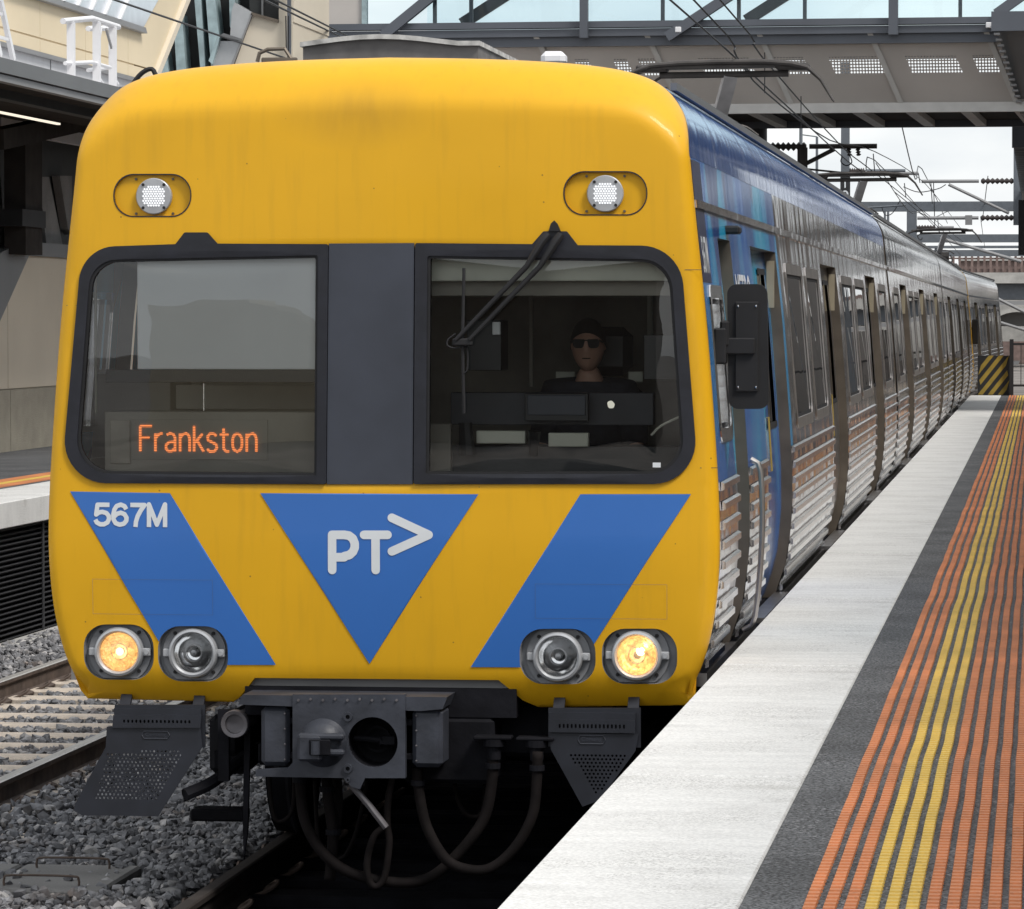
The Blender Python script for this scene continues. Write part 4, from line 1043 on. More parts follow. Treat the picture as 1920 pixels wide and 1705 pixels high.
for (a, b, cc_, d) in ((487, 541, 1326, 1438), (771, 828, 1330, 1441)):
    x0, z1 = q(a, cc_); x1, z0 = q(b, d)
    bx = part('terminal_box', MB().bbox(x0, x1, YC + .02, YC + .25, z0, z1, .02), 'coupler_grey', cp)
    for k in range(4):
        part('rivet', MB().lathe([(0, .013), (.004, .014), (.005, .02)], ((x1 - .02) if a < 600 else x0 + .02, YC, z0 + .03 + k * (z1 - z0 - .06) / 3), 'y', 6), 'bar_metal', bx)
    hx_ = x1 if a < 600 else x0 - .03
    part('hinge', MB().bbox(hx_, hx_ + .03, YC + .04, YC + .08, z1 - .08, z1 - .05, .004).bbox(hx_, hx_ + .03, YC + .04, YC + .08, z0 + .03, z0 + .06, .004), 'under_black', bx)
x, z = q(440, 1358, -.05)
part('air_horn', MB().lathe([(0, .02), (.042, .015), (.044, -.005), (.060, -.01), (.064, .0), (.064, .03), (.05, .05), (.045, .3)], (x, -.05, z), 'y', 28), 'bar_metal', car1, smooth=True)
# step brackets with perforated plates
def bracket(pts_top, band, pts_low, holes_low, lab, Y, flip):
    x = lambda p: q(p[0], p[1], Y)
    t0 = [x(p) for p in pts_top]; b0 = [x(p) for p in band]
    (ax, az), (bx, bz) = b0[0], b0[2]
    hs = []; n = 17
    for i in range(n):
        for j in range(3): hs.append(circle(ax + .05 + (bx - ax - .1) * (i + (.5 if j == 1 else 0) * 0) / (n - 1), az - .024 - j * (az - bz - .048) / 2, .0052, 6))
    mb = MB(); plate(mb, [b0], hs, Y - .03, Y - .015)
    br = part('step_bracket', MB().prism(t0, Y, Y + .02, 'y'), 'step_blue', car1)
    # sloping shelf strips around the slotted band
    zt = t0[0][1]; part('slotted_band', mb, 'step_blue', br)
    mb = MB(); plate(mb, [[(p[0], p[1]) for p in [(ax, az), (bx, az), (bx, az + .03), (ax, az + .03)]]], [], Y - .015, Y + .02); part('shelf', mb, 'step_blue', br)
    lp = [x(p) for p in pts_low]; hs = []
    zz = [p[1] for p in lp]; xs = [p[0] for p in lp]; reg = [x(p) for p in holes_low]; ra = np.array(reg)
    j = 0; z_ = min(ra[:, 1])
    while z_ < max(ra[:, 1]):
        X = min(ra[:, 0]) + (.009 if j % 2 else 0)
        while X < max(ra[:, 0]):
            if inpoly(np.array([(X, z_)]), reg)[0]: hs.append(circle(X, z_, .0058, 6))
            X += .0185
        z_ += .0165; j += 1
    mb = MB(); plate(mb, [lp], hs, Y - .02, Y - .012); part('perforated_guard', mb, 'step_blue', br)
    (u0, w0), (u1, w1) = x(lab[0]), x(lab[1])
    part('maker_plate', MB().tube([(u0, Y - .022, w1), (u1, Y - .022, w1), (u1 + .01, Y - .022, (w0 + w1) / 2), (u1, Y - .022, w0), (u0, Y - .022, w0), (u0 - .01, Y - .022, (w0 + w1) / 2), (u0, Y - .022, w1)], .0025, 5), 'coupler_grey', br)
    part('lettering', text_on(MB(), 'Comeng', u0 + .006, u1 - .006, w0 + .007, w1 - .006, Y - .024, .01), 'coupler_grey', br)
    return br
bl = bracket([(215, 1322), (384, 1322), (384, 1402), (213, 1402)], [(215, 1340), (380, 1340), (378, 1364), (213, 1364)],
        [(202, 1362), (378, 1364), (381, 1400), (298, 1530), (155, 1528), (141, 1520), (142, 1508), (200, 1400)], [(205, 1410), (345, 1405), (295, 1500), (178, 1502)], [(272, 1384), (316, 1371)], -.02, 1)
rb = bracket([(1028, 1328), (1201, 1328), (1201, 1402), (1028, 1400)], [(1030, 1348), (1192, 1350), (1192, 1374), (1030, 1372)],
        [(1030, 1374), (1198, 1376), (1192, 1408), (1125, 1500), (1093, 1512), (1034, 1405)], [(1068, 1412), (1182, 1414), (1120, 1492)], [(1089, 1394), (1132, 1379)], -.02, -1)
for px in (228, 366, 1045, 1185):
    a = q(px, 1300, 0); part('hanger', MB().obox((a[0], .16, a[1] + .03), (a[0], .02, a[1] - .12), .05, .02), 'step_blue', bl if px < 600 else rb)
part('guard_stay', MB().tube([(q(330, 1500)[0], 0, q(330, 1500)[1]), (q(375, 1480)[0], .1, q(375, 1480)[1]), (q(420, 1440)[0], .3, q(420, 1440)[1])], .03, 8, 4).obox((q(400, 1400)[0], .05, q(0, 1335)[1]), (q(400, 1400)[0], .05, q(0, 1470)[1]), .05, .04), 'under_black', bl)
# draft gear and hanging pipes
part('draft_box', MB().box(-.62, .62, .06, 1.6, .80, .93).bbox(-.5, .25, .1, .9, .52, .82, .03).bbox(.10, .52, .05, .5, .50, .80, .02).bbox(.5, .78, .3, .7, .60, .85, .02), 'under_black', car1)
part('tread_lever', MB().prism([q(458, 1350, .1), q(470, 1350, .1), q(464, 1560, .1), q(457, 1612, .1), q(455, 1560, .1)], .1, .13, 'y').bbox(q(352, 0, .3)[0], q(455, 0, .3)[0], .3, .45, q(0, 1535, .3)[1], q(0, 1512, .3)[1], .01), 'under_black', car1)
H = lambda L_, Y: [(q(a, b, Y)[0], Y, q(a, b, Y)[1]) for a, b in L_]
hoses = [([(562, 1440), (563, 1470), (572, 1540), (606, 1600), (660, 1638), (740, 1655), (800, 1648), (850, 1610), (905, 1540), (922, 1470), (925, 1400)], .025, -.02),
         ([(782, 1440), (785, 1480), (800, 1550), (835, 1610), (875, 1630), (920, 1628), (965, 1590), (998, 1530), (1006, 1470), (1008, 1410)], .024, -.10),
         ([(612, 1455), (616, 1500), (624, 1560), (622, 1610), (618, 1650)], .026, .05), ([(632, 1455), (634, 1500), (632, 1540), (622, 1600)], .022, .12),
         ([(724, 1548), (700, 1570), (688, 1620), (694, 1655), (708, 1662), (722, 1640), (730, 1580), (726, 1545), (728, 1500), (736, 1460)], .016, -.06)]
for pts, r_, Y in hoses: part('air_hose', MB().tube(H(pts, Y), r_, 10, 5), 'hose', car1, smooth='all')
part('coupler_rod', MB().tube(H([(657, 1470), (690, 1508), (724, 1552)], -.14), .016, 8), 'bar_metal', car1, smooth=True)
for pts, Y in (([(850, 1440), (858, 1500), (880, 1530), (905, 1520), (912, 1440)], .25), ([(690, 1460), (668, 1560), (640, 1610), (600, 1590), (590, 1460)], .3), ([(505, 1440), (508, 1500), (520, 1540), (548, 1520), (552, 1440)], .2)):
    part('cable', MB().tube(H(pts, Y), .010, 8, 5), 'hose', car1, smooth='all')
for (px, py, Y, r_) in ((562, 1462, -.02, .034), (784, 1468, -.10, .033), (1007, 1440, -.10, .034), (924, 1436, -.02, .035), (613, 1480, .05, .036), (625, 1560, .05, .036)):
    x, z = q(px, py, Y); part('hose_clamp', MB().lathe([(r_ * .8, -.012), (r_, -.012), (r_, .012), (r_ * .8, .012)], (x, Y, z), 'z', 14), 'under_black', car1)
for k in range(9):
    x, z = q(560 + k * 23, 1311 + (0 if k % 2 else 2)); part('bolt', MB().lathe([(0, -.014), (.006, -.014), (.007, -.004)], (x, YC, z), 'y', 6), 'bar_metal', cp)
for (px, py) in ((925, 1400), (1005, 1402)):
    x, z = q(px, py, -.05); part('hose_cock', MB().lathe([(.05, .0), (.05, .03), (.035, .03), (.03, -.06), (.0, -.06)], (x, -.02, z), 'z', 14).bbox(x - .09, x + .08, -.06, .04, z + .03, z + .045, .004), 'under_black', car1)
# mirror on the cab side
a = atY(1366, 767, .55); b = atY(1441, 533, .55)
mo = roundpoly([(a.x, a.z, .045), (b.x + .002, a.z, .045), (b.x - .008, b.z, .045), (a.x - .008, b.z, .045)], 6)
mir = part('side_mirror', MB(), 'rubber', car1); mb = MB(); plate(mb, [mo], [], .55, .60)
mir.data.from_pydata([(v[0], v[1], v[2]) for v in mb.v], [], mb.f); mir.data.update()
part('mirror_backplate', MB().bbox(a.x + .03, b.x - .045, .535, .55, a.z + .08, b.z - .08, .004), 'rubber', mir)
for (u, w) in ((.045, .1), (-.055, .1), (.045, -.1), (-.055, -.1)):
    part('rivet', MB().lathe([(0, -.022), (.005, -.02), (.006, -.014)], ((a.x if u > 0 else b.x) + u, .55, (a.z if w > 0 else b.z) + w), 'y', 8), 'chrome', mir)
zc = (a.z + b.z) / 2
part('mirror_arm', MB().bbox(W(zc) - .005, W(zc) + .05, .48, .60, zc - .08, zc + .085, .008).bbox(W(zc) + .04, b.x - .06, .515, .54, zc - .035, zc + .04, .006).bbox(W(zc) + .02, W(zc) + .06, .5, .56, zc + .0, zc + .12, .01), 'rubber', mir)
# destination sign behind the left windscreen
def inner(px, py, Y): v = atY(px, py, Y); return (v.x, v.z)
m = bpy.data.materials.new('led_sign'); m.use_nodes = True; n = m.node_tree; b = n.nodes['Principled BSDF']; b.inputs['Base Color'].default_value = (.02, .01, .005, 1)
t = n.nodes.new('ShaderNodeTexCoord'); sp = n.nodes.new('ShaderNodeSeparateXYZ'); n.links.new(t.outputs['Object'], sp.inputs[0])
ml = n.nodes.new('ShaderNodeMath'); ml.operation = 'MULTIPLY'; ml.inputs[1].default_value = 2 * math.pi / .0076; n.links.new(sp.outputs['Z'], ml.inputs[0])
sn = n.nodes.new('ShaderNodeMath'); sn.operation = 'SINE'; n.links.new(ml.outputs[0], sn.inputs[0])
mr = n.nodes.new('ShaderNodeMapRange'); mr.inputs[1].default_value = -.4; mr.inputs[2].default_value = .4; mr.inputs[3].default_value = .25; mr.inputs[4].default_value = 1.3
n.links.new(sn.outputs[0], mr.inputs[0]); b.inputs['Emission Color'].default_value = (1., .26, .07, 1); n.links.new(mr.outputs[0], b.inputs['Emission Strength']); M['led_sign'] = m
(u0, w0), (u1, w1) = inner(245, 862, .16), inner(500, 788, .16)
sg = part('destination_sign', MB().bbox(u0, u1, .183, .195, w0, w1, .001), 'interior_mid', car1)
(u0, w0), (u1, w1) = inner(257, 847, .155), inner(480, 797, .155)
part('sign_lettering', strokes_on(MB(), 'Frankston', u0, u1, w0, w1, .10, .176), 'led_sign', sg)
# blind and interior
def ipanel(name, px0, py0, px1, py1, Y, m, th=.02, parent=car1):
    (x0, z1), (x1, z0) = inner(px0, py0, Y), inner(px1, py1, Y); return part(name, MB().bbox(x0, x1, Y, Y + th, z0, z1, .003), m, parent)
ipanel('sun_blind', 257, 478, 592, 693, .065, 'blind', .006)
ipanel('blind_bar', 198, 693, 592, 718, .066, 'equipment', .03)
ipanel('sun_visor', 800, 470, 1268, 527, .10, 'interior_pale', .01)
ipanel('sun_visor_edge', 800, 527, 1262, 555, .16, 'interior_mid', .01)
ipanel('cab_cabinet', 160, 700, 320, 900, .9, 'interior_mid', .5)
ipanel('cab_cabinet', 196, 772, 600, 900, .19, 'interior_mid', .3)
ipanel('cabinet_door', 206, 788, 244, 870, .18, 'interior_dark', .01)
ipanel('cab_back_panel', 330, 722, 592, 768, .7, 'interior_mid', .1)
ipanel('grab_pole', 380, 718, 384, 772, .3, 'chrome', .012)
ipanel('grab_pole', 176, 500, 181, 775, .3, 'interior_pale', .02)
ipanel('cab_post', 992, 540, 999, 725, 1.2, 'interior_mid', .04)
ipanel('cab_post', 1213, 545, 1223, 640, 1.7, 'interior_pale', .04)
ipanel('equipment_box', 875, 600, 940, 695, .5, 'equipment', .25)
ipanel('switch_plate', 923, 604, 938, 628, .48, 'blind', .02)
ipanel('radio_unit', 1207, 628, 1275, 712, .35, 'equipment', .2)
ipanel('console_panel', 845, 736, 1225, 798, .40, 'step_blue', .10)
ipanel('console_screen', 984, 738, 1103, 790, .30, 'equipment', .05)
ipanel('console_screen_face', 989, 741, 1098, 779, .295, 'pillar_grey', .004)
ipanel('paper_stack', 893, 808, 985, 832, .36, 'interior_pale', .05)
ipanel('paper_stack', 1028, 812, 1103, 838, .36, 'interior_pale', .05)
ipanel('side_pillar', 798, 795, 845, 888, .3, 'interior_mid', .06)
ipanel('desk', 845, 836, 1285, 895, .40, 'equipment', .30)
ipanel('notice', 1042, 697, 1078, 717, 1.35, 'interior_pale', .01)
ipanel('notice', 1178, 697, 1205, 717, 1.35, 'interior_pale', .01)
part('control_lever', MB().tube([(inner(1000, 0, .3)[0], .3, inner(0, 850, .3)[1]), (inner(1003, 0, .3)[0], .28, inner(0, 805, .3)[1])], [.02, .03], 8).tube([(inner(876, 0, .3)[0], .3, inner(0, 850, .3)[1]), (inner(872, 0, .3)[0], .3, inner(0, 790, .3)[1])], [.04, .03], 8), 'equipment', car1, smooth=True)
part('cable', MB().tube([(inner(1222, 0, .25)[0], .25, inner(0, 812, .25)[1]), (inner(1240, 0, .25)[0], .25, inner(0, 795, .25)[1]), (inner(1275, 0, .25)[0], .25, inner(0, 778, .25)[1])], .006, 6, 4), 'interior_pale', car1)
part('cab_bulkhead', MB().box(-1.30, 1.30, 2.0, 2.04, .98, 3.36).box(-1.30, 1.30, .42, 1.98, 3.33, 3.36), 'interior_dark', car1)
part('cab_inner_wall', MB().box(-1.40, -1.37, .25, 1.2, .98, 1.95).box(1.32, 1.35, .3, 1.2, 1.0, 1.95), 'interior_mid', car1)
# roof fittings
a = inner(568, 0, 1.1)[0]; b = inner(897, 0, 1.1)[0]; zt = inner(0, 86, 1.1)[1]
ac = MB(); n = 9
pr = [(a, zt - .25)] + [(a + (b - a) * i / n, zt - .02 + .035 * math.sin(math.pi * min(1, (i / n) * 1.15))) for i in range(n + 1)] + [(b, zt - .25)]
acu = part('roof_equipment_box', ac.prism(pr, 1.1, 2.75, 'y'), 'roof_box', car1)
lid = MB(); pr2 = [(x + (-.01 if i == 0 else (.01 if i == n else 0)), z + .001) for i, (x, z) in enumerate(pr[1:-1])]; pr2 = pr2 + [(x, z + .022) for x, z in pr2[::-1]]
part('lid', lid.prism(pr2, 1.07, 2.78, 'y'), 'roof_edge', acu)
v = atY(522, 100, .75)
part('roof_grab_bar', MB().tube([(v.x - .10, .75, v.z - .04), (v.x - .09, .75, v.z + .0), (v.x - .05, .75, v.z + .018), (v.x + .03, .75, v.z + .02), (v.x + .07, .75, v.z - .04)], .010, 6).bbox(v.x - .08, v.x + .09, .74, .76, v.z - .08, v.z - .02, .005), 'seal_brown', car1)
v = atY(1038, 108, .9)
part('radio_dome', MB().bbox(v.x - .058, v.x + .058, .86, .98, v.z - .04, v.z + .028, .022), 'white_paint', car1)
part('radio_dome_base', MB().bbox(v.x - .085, v.x + .075, .84, 1.0, v.z - .10, v.z - .035, .01), 'rubber', car1)
v = atY(285, 138, .5)
part('roof_cable', MB().tube([(v.x - .10, .5, v.z - .06), (v.x - .05, .5, v.z + .0), (v.x, .5, v.z + .02), (v.x + .03, .5, v.z - .02), (v.x + .1, .5, v.z + .0), (v.x + .12, .5, v.z - .04)], .012, 6, 4), 'rubber', car1)
# side lettering
def side_text(body, y0, y1, z0, z1, m, parent):
    mb = text_on(MB(), body, y0, y1, z0, z1, 0, .012); mb.v = [(W(v[2]) + .004, v[0], v[2]) for v in mb.v]
    return part('side_lettering', mb, m, parent)
side_text('567M', .22, .56, 2.80, 2.97, 'decal_white', car1)
navy = MB(); side_panel(navy, 1, .140, .62, 2.76, 3.31, -.002); part('navy_band', navy, 'wrap_navy', car1, smooth=True)
navy = MB(); side_panel(navy, 1, .135, .85, 2.76, 2.93, -.002) if False else None
side_text('METRO', 2.15, 3.2, 2.62, 2.82, 'decal_white', car1)

# ------------------------------------------------------------------ the driver, seated behind the right windscreen
YD = 1.10
def dp(px, py, Y=YD): v = atY(px, py, Y); return (v.x, v.y, v.z)
hc = Vector(dp(1103, 648))                                   # head centre
person = thing('person', 'train driver in dark sunglasses and dark shirt, seated behind the right windscreen', 'person', (hc.x, YD + .1, 1.05))
def skin_mesh(name, verts, edges, radii, m, parent, sub=2, root=0):
    off = rootloc(parent); me = bpy.data.meshes.new(name)
    me.from_pydata([tuple(Vector(v) - off) for v in verts], edges, []); me.update(); me.materials.append(M[m])
    o = bpy.data.objects.new(name, me); COL.objects.link(o); o.parent = parent
    md = o.modifiers.new('skin', 'SKIN'); md.use_smooth_shade = True
    for i, r_ in enumerate(radii):
        sv = me.skin_vertices[0].data[i]; sv.radius = r_ if isinstance(r_, tuple) else (r_, r_); sv.use_root = (i == root)
    o.modifiers.new('sub', 'SUBSURF').levels = sub; o.modifiers['sub'].render_levels = sub; return o
h = hc
sh = h.z - .235                                                # shoulder height
bd = [(h.x, YD + .10, 1.62), (h.x, YD + .11, 1.85), (h.x, YD + .10, 2.05), (h.x, YD + .07, sh - .02), (h.x, YD + .04, sh + .09), (h.x, YD + .01, h.z - .10),
      (h.x - .17, YD + .07, sh), (h.x - .23, YD + .0, sh - .26), (h.x - .10, YD - .26, sh - .36), (h.x + .17, YD + .07, sh), (h.x + .23, YD + .0, sh - .26), (h.x + .14, YD - .26, sh - .36),
      (h.x - .10, YD + .05, 1.55), (h.x - .12, YD - .35, 1.60), (h.x - .12, YD - .38, 1.15), (h.x + .10, YD + .05, 1.55), (h.x + .12, YD - .35, 1.60), (h.x + .12, YD - .38, 1.15)]
be = [(0, 1), (1, 2), (2, 3), (3, 4), (4, 5), (3, 6), (6, 7), (7, 8), (3, 9), (9, 10), (10, 11), (0, 12), (12, 13), (13, 14), (0, 15), (15, 16), (16, 17)]
br_ = [(.14, .10), (.13, .09), (.13, .09), (.075, .07), (.052, .058), (.052, .056), .05, .045, .036, .05, .045, .036, .09, .075, .05, .09, .075, .05]
skin_mesh('body', bd, be, br_, 'skin', person)
# shirt: the same trunk and upper arms, a little larger
idx = [0, 1, 2, 3, 6, 7, 9, 10]; mp_ = {a: i for i, a in enumerate(idx)}
skin_mesh('shirt', [bd[i] for i in idx] + [(h.x, YD + .04, sh + .065)], [(mp_[a], mp_[b]) for a, b in be if a in mp_ and b in mp_] + [(3, 8)], [(.185, .14), (.175, .13), (.205, .14), (.155, .11), .092, .07, .092, .07, (.070, .078)], 'shirt', person)
# head: shaped ovoid with brow, nose, chin and jaw
def head_mesh():
    mb = MB(); nu, nv = 28, 22; vs = []
    for i in range(nv + 1):
        t = math.pi * i / nv; cz = math.cos(t); r_ = math.sin(t)
        for j in range(nu):
            a = 2 * math.pi * j / nu; x, y = math.sin(a), -math.cos(a)      # a=0 faces -Y
            w = .079 * (1 - .10 * max(0, -cz) ** 1.5); d = .094 * (1 - .12 * max(0, -cz))
            X = x * r_ * w; Y = y * r_ * d; Z = cz * .122
            f = max(0, math.cos(a)) ** 6 if math.cos(a) > 0 else 0
            zz = Z
            if f > 0:
                nose = math.exp(-((zz + .018) / .022) ** 2) * math.exp(-(X / .012) ** 2) * .026
                brow = math.exp(-((zz - .030) / .012) ** 2) * .005; chin = math.exp(-((zz + .095) / .018) ** 2) * math.exp(-(X / .03) ** 2) * .012
                lips = math.exp(-((zz + .060) / .010) ** 2) * math.exp(-(X / .025) ** 2) * .006
                Y -= nose + brow + chin + lips
            vs.append((h.x + X, YD + Y, h.z + Z))
    fs = [(i * nu + j, i * nu + (j + 1) % nu, (i + 1) * nu + (j + 1) % nu, (i + 1) * nu + j) for i in range(nv) for j in range(nu)]
    return mb.add(vs, fs)
part('head', head_mesh(), 'skin', person, smooth='all')
hm = MB(); nu = 28; vs = []
for i in range(9):
    t = math.pi * .56 * i / 8
    for j in range(nu):
        a = 2 * math.pi * j / nu; fr_ = max(0, math.cos(a)); tt = t * (1 - .36 * fr_)
        x, y = math.sin(a), -math.cos(a); vs.append((h.x + x * math.sin(tt) * .086, YD + .004 + y * math.sin(tt) * .102, h.z + .004 + math.cos(tt) * .128))
hm.add(vs, [(i * nu + j, i * nu + (j + 1) % nu, (i + 1) * nu + (j + 1) % nu, (i + 1) * nu + j) for i in range(8) for j in range(nu)])
part('hair', hm, 'hair', person, smooth='all')
part('ear', MB().lathe([(0, -.006), (.014, -.008), (.018, .0), (.014, .006), (0, .004)], (h.x + .076, YD + .005, h.z - .005), 'x', 14), 'skin', person, smooth='all')
part('ear', MB().lathe([(0, .006), (.014, .008), (.018, .0), (.014, -.006), (0, -.004)], (h.x - .076, YD + .005, h.z - .005), 'x', 14), 'skin', person, smooth='all')
sgl = MB(); fyh = YD - .098
for s_ in (-1, 1):
    lp = roundpoly([(h.x + s_ * .004, h.z + .030, .006), (h.x + s_ * .066, h.z + .030, .012), (h.x + s_ * .058, h.z - .012, .016), (h.x + s_ * .014, h.z - .012, .014)], 4)
    sgl.prism(lp, fyh - .006, fyh, 'y'); sgl.obox((h.x + s_ * .064, fyh, h.z + .024), (h.x + s_ * .078, YD, h.z + .010), .003, .008)
sgl.obox((h.x - .012, fyh - .002, h.z + .024), (h.x + .012, fyh - .002, h.z + .024), .004, .005)
part('sunglasses', sgl, 'lens_black', person, smooth=True)
part('mouth', MB().bbox(h.x - .020, h.x + .020, YD - .094, YD - .088, h.z - .063, h.z - .058, .002), 'hair', person)
for s_ in (-1, 1):                                            # hands: palm, four fingers and a thumb closing on the controls
    w0 = Vector(bd[8] if s_ < 0 else bd[11]); pv = [w0, w0 + Vector((0, -.05, -.005)), w0 + Vector((0, -.09, -.01))]; pr_ = [(.026, .018), (.038, .016), (.036, .014)]; pe = [(0, 1), (1, 2)]
    for k, ln in enumerate((.030, .036, .034, .027)):
        ox = (k - 1.5) * .019; i0 = len(pv)
        pv += [w0 + Vector((ox, -.10, -.008)), w0 + Vector((ox, -.10 - ln, -.018)), w0 + Vector((ox, -.105 - ln, -.045)), w0 + Vector((ox, -.09 - ln * .6, -.06))]
        pr_ += [.0095, .009, .008, .007]; pe += [(2, i0), (i0, i0 + 1), (i0 + 1, i0 + 2), (i0 + 2, i0 + 3)]
    i0 = len(pv); pv += [w0 + Vector((-s_ * .04, -.055, -.015)), w0 + Vector((-s_ * .05, -.09, -.035)), w0 + Vector((-s_ * .03, -.11, -.05))]; pr_ += [.012, .010, .008]; pe += [(1, i0), (i0, i0 + 1), (i0 + 1, i0 + 2)]
    skin_mesh('hand', pv, pe, pr_, 'skin', person, 1)
# the driver's seat belongs to the carriage
(sx0, sz1), (sx1, sz0) = inner(1120, 613, 1.32), inner(1182, 705, 1.32)
st = part('driver_seat', MB().bbox(h.x - .24, h.x + .26, 1.05, 1.6, 1.42, 1.53, .04).bbox(h.x - .05, h.x + .05, 1.2, 1.4, .98, 1.45, .01), 'equipment', car1)
part('backrest', MB().bbox(h.x - .22, h.x + .26, 1.30, 1.42, 1.5, h.z - .20, .05), 'equipment', st)
part('headrest', MB().bbox(h.x - .05, sx1 + .01, 1.30, 1.40, sz0, sz1, .045), 'equipment', st)

# ------------------------------------------------------------------ footbridge (skewed two degrees to the line)
BR = thing('footbridge', 'long grey glazed footbridge crossing over the train and both platforms', 'footbridge', (2.95, 50.3, 0), rz=R(-2))
def bz(py, d): return 2.59 + (600 - py) * d / 7900
def bx(px, d): return (px - 1950) * d / 7900
dT, dB = 69., 69.7
XL, XR = -13.5, 9.0
zt, zb_ = bz(68, dT), bz(196, dB)
def bp(name, mb, m, **k): return part(name, mb, m, BR, local=True, **k)
# facade bays: upper solid screen, perforated strip, lower solid screen; slanted ribs between
bays = [bx(1215 - 211.5 * k, dT) for k in range(6, 0, -1)] + [bx(p, dT) for p in (1215, 1427, 1634, 1850)] + [bx(1850 + 211 * k, dT) for k in (1, 2)]
def fpt(x, t): return (x + .45 * t, (dB - dT) * t, zt + (zb_ - zt) * t)      # t: 0 top, 1 bottom, leaning back
def bay_quad(x0, x1, t0, t1): return [fpt(x0, t0), fpt(x1, t0), fpt(x1, t1), fpt(x0, t1)]
perf = [(1085, 1112), (1158, 1184), (1205, 1236), (1318, 1412), (1458, 1514), (1560, 1660), (1702, 1795), (1825, 1866), (900, 960), (760, 830)]
t0, t1 = (108 - 68) / 128, (140 - 68) / 128
for i in range(len(bays) - 1):
    a, b = bays[i] + .03, bays[i + 1] - .03
    bp('facade_panel', MB().add(bay_quad(a, b, 0, t0), [(0, 3, 2, 1)]), 'bridge_panel')
    bp('facade_panel', MB().add(bay_quad(a, b, t1, 1), [(0, 3, 2, 1)]), 'bridge_panel')
    # strip: open screen where light shows through, closed elsewhere
    cuts = [a]
    for (p, q_) in sorted(perf):
        u, v_ = bx(p, 70) - .16, bx(q_, 70) - .16
        if v_ > a + .05 and u < b - .05: cuts += [max(u, a), min(v_, b)]
    cuts.append(b)
    for k in range(len(cuts) - 1):
        if cuts[k + 1] - cuts[k] > .005:
            bp('facade_panel' if k % 2 == 0 else 'perforated_panel', MB().add(bay_quad(cuts[k], cuts[k + 1], t0, t1), [(0, 3, 2, 1)]), 'bridge_panel' if k % 2 == 0 else 'perforated')
for x in bays: bp('facade_rib', MB().add([fpt(x - .045, -.02), fpt(x + .045, -.02), fpt(x + .045, 1.02), fpt(x - .045, 1.02)] + [(p[0], p[1] - .05, p[2]) for p in (fpt(x - .045, -.02), fpt(x + .045, -.02), fpt(x + .045, 1.02), fpt(x - .045, 1.02))],
    [(4, 7, 6, 5), (0, 4, 5, 1), (3, 2, 6, 7), (0, 3, 7, 4), (1, 5, 6, 2)]), 'bridge_rib')
bp('lower_edge_beam', MB().box(XL, XR, dB - dT - .05, dB - dT + .12, bz(213, dB), bz(195, dB)), 'bridge_rib')
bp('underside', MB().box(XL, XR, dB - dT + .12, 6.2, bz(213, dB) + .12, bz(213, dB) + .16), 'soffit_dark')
bp('rear_edge_beam', MB().box(XL, XR, 6.1, 6.25, bz(213, dB), bz(213, dB) + .3), 'bridge_beam')
k = 0
for px in (1279 - 100 * 5, 1379 - 100 * 3, 1179, 1279, 1378, 1477, 1576, 1676, 1779, 1879, 1979, 2079):
    x = bx(px, dB) + .25; bp('cross_beam', MB().box(x - .09, x + .09, dB - dT + .12, 6.1, bz(213, dB) + .01, bz(213, dB) + .12), 'bridge_rib')
bp('deck', MB().box(XL, XR, .2, 6.2, zt - .02, zt + .12), 'bridge_beam')
bp('sill_beam', MB().box(XL, XR, -.12, .1, bz(66, dT), bz(52, dT)).box(XL, XR, -.16, .08, bz(50, dT), bz(38, dT)), 'bridge_beam')
bp('sill_channel', MB().box(XL, XR, -.04, .1, bz(84, dT), bz(66, dT)), 'bridge_beam')
for yy in (-.02, 6.0): bp('glazing', MB().box(XL + 2.3, XR, yy, yy + .02, bz(40, dT), 10.4), 'bridge_glass')
bp('roof', MB().box(XL - .3, XR, -.6, 6.6, 10.4, 10.8), 'bridge_beam')
for px, w_ in ((1097, .13), (1678, .15), (520, .13), (2260, .15)):
    x = bx(px, dT); bp('column', MB().box(x - w_ / 2, x + w_ / 2, -.30, -.16, bz(70, dT), 10.4), 'bridge_beam')
for (a, b, c_, d_) in ((712, 62, 1095, -240), (1254, 70, 1676, -200), (1868, 34, 2255, -240)):
    bp('diagonal_brace', MB().obox((bx(a, dT), -.22, bz(b, dT)), (bx(c_, dT), -.22, bz(d_, dT)), .14, .16), 'bridge_beam')
for px in (806, 876, 1242, 1386, 1510, 1800):
    x = bx(px, dT); bp('mullion', MB().box(x - .03, x + .03, .03, .10, bz(40, dT), 10.4), 'bridge_beam')
for (a, b, c_, d_) in ((840, 40, 1080, -110), (1380, 40, 1620, -110)):
    bp('rear_brace', MB().obox((bx(a, 75), 5.85, bz(b, 75)), (bx(c_, 75), 5.85, bz(d_, 75)), .12, .2), 'gantry')
for px in (1008 + 0, 1258, 1532, 1831): pass
for px, py in ((1276, 56), (1855, 54)):
    x, z = bx(px, dT), bz(py, dT); bp('floodlight', MB().bbox(x - .05, x + .05, -.30, -.16, z - .05, z + .04, .01), 'white_paint')
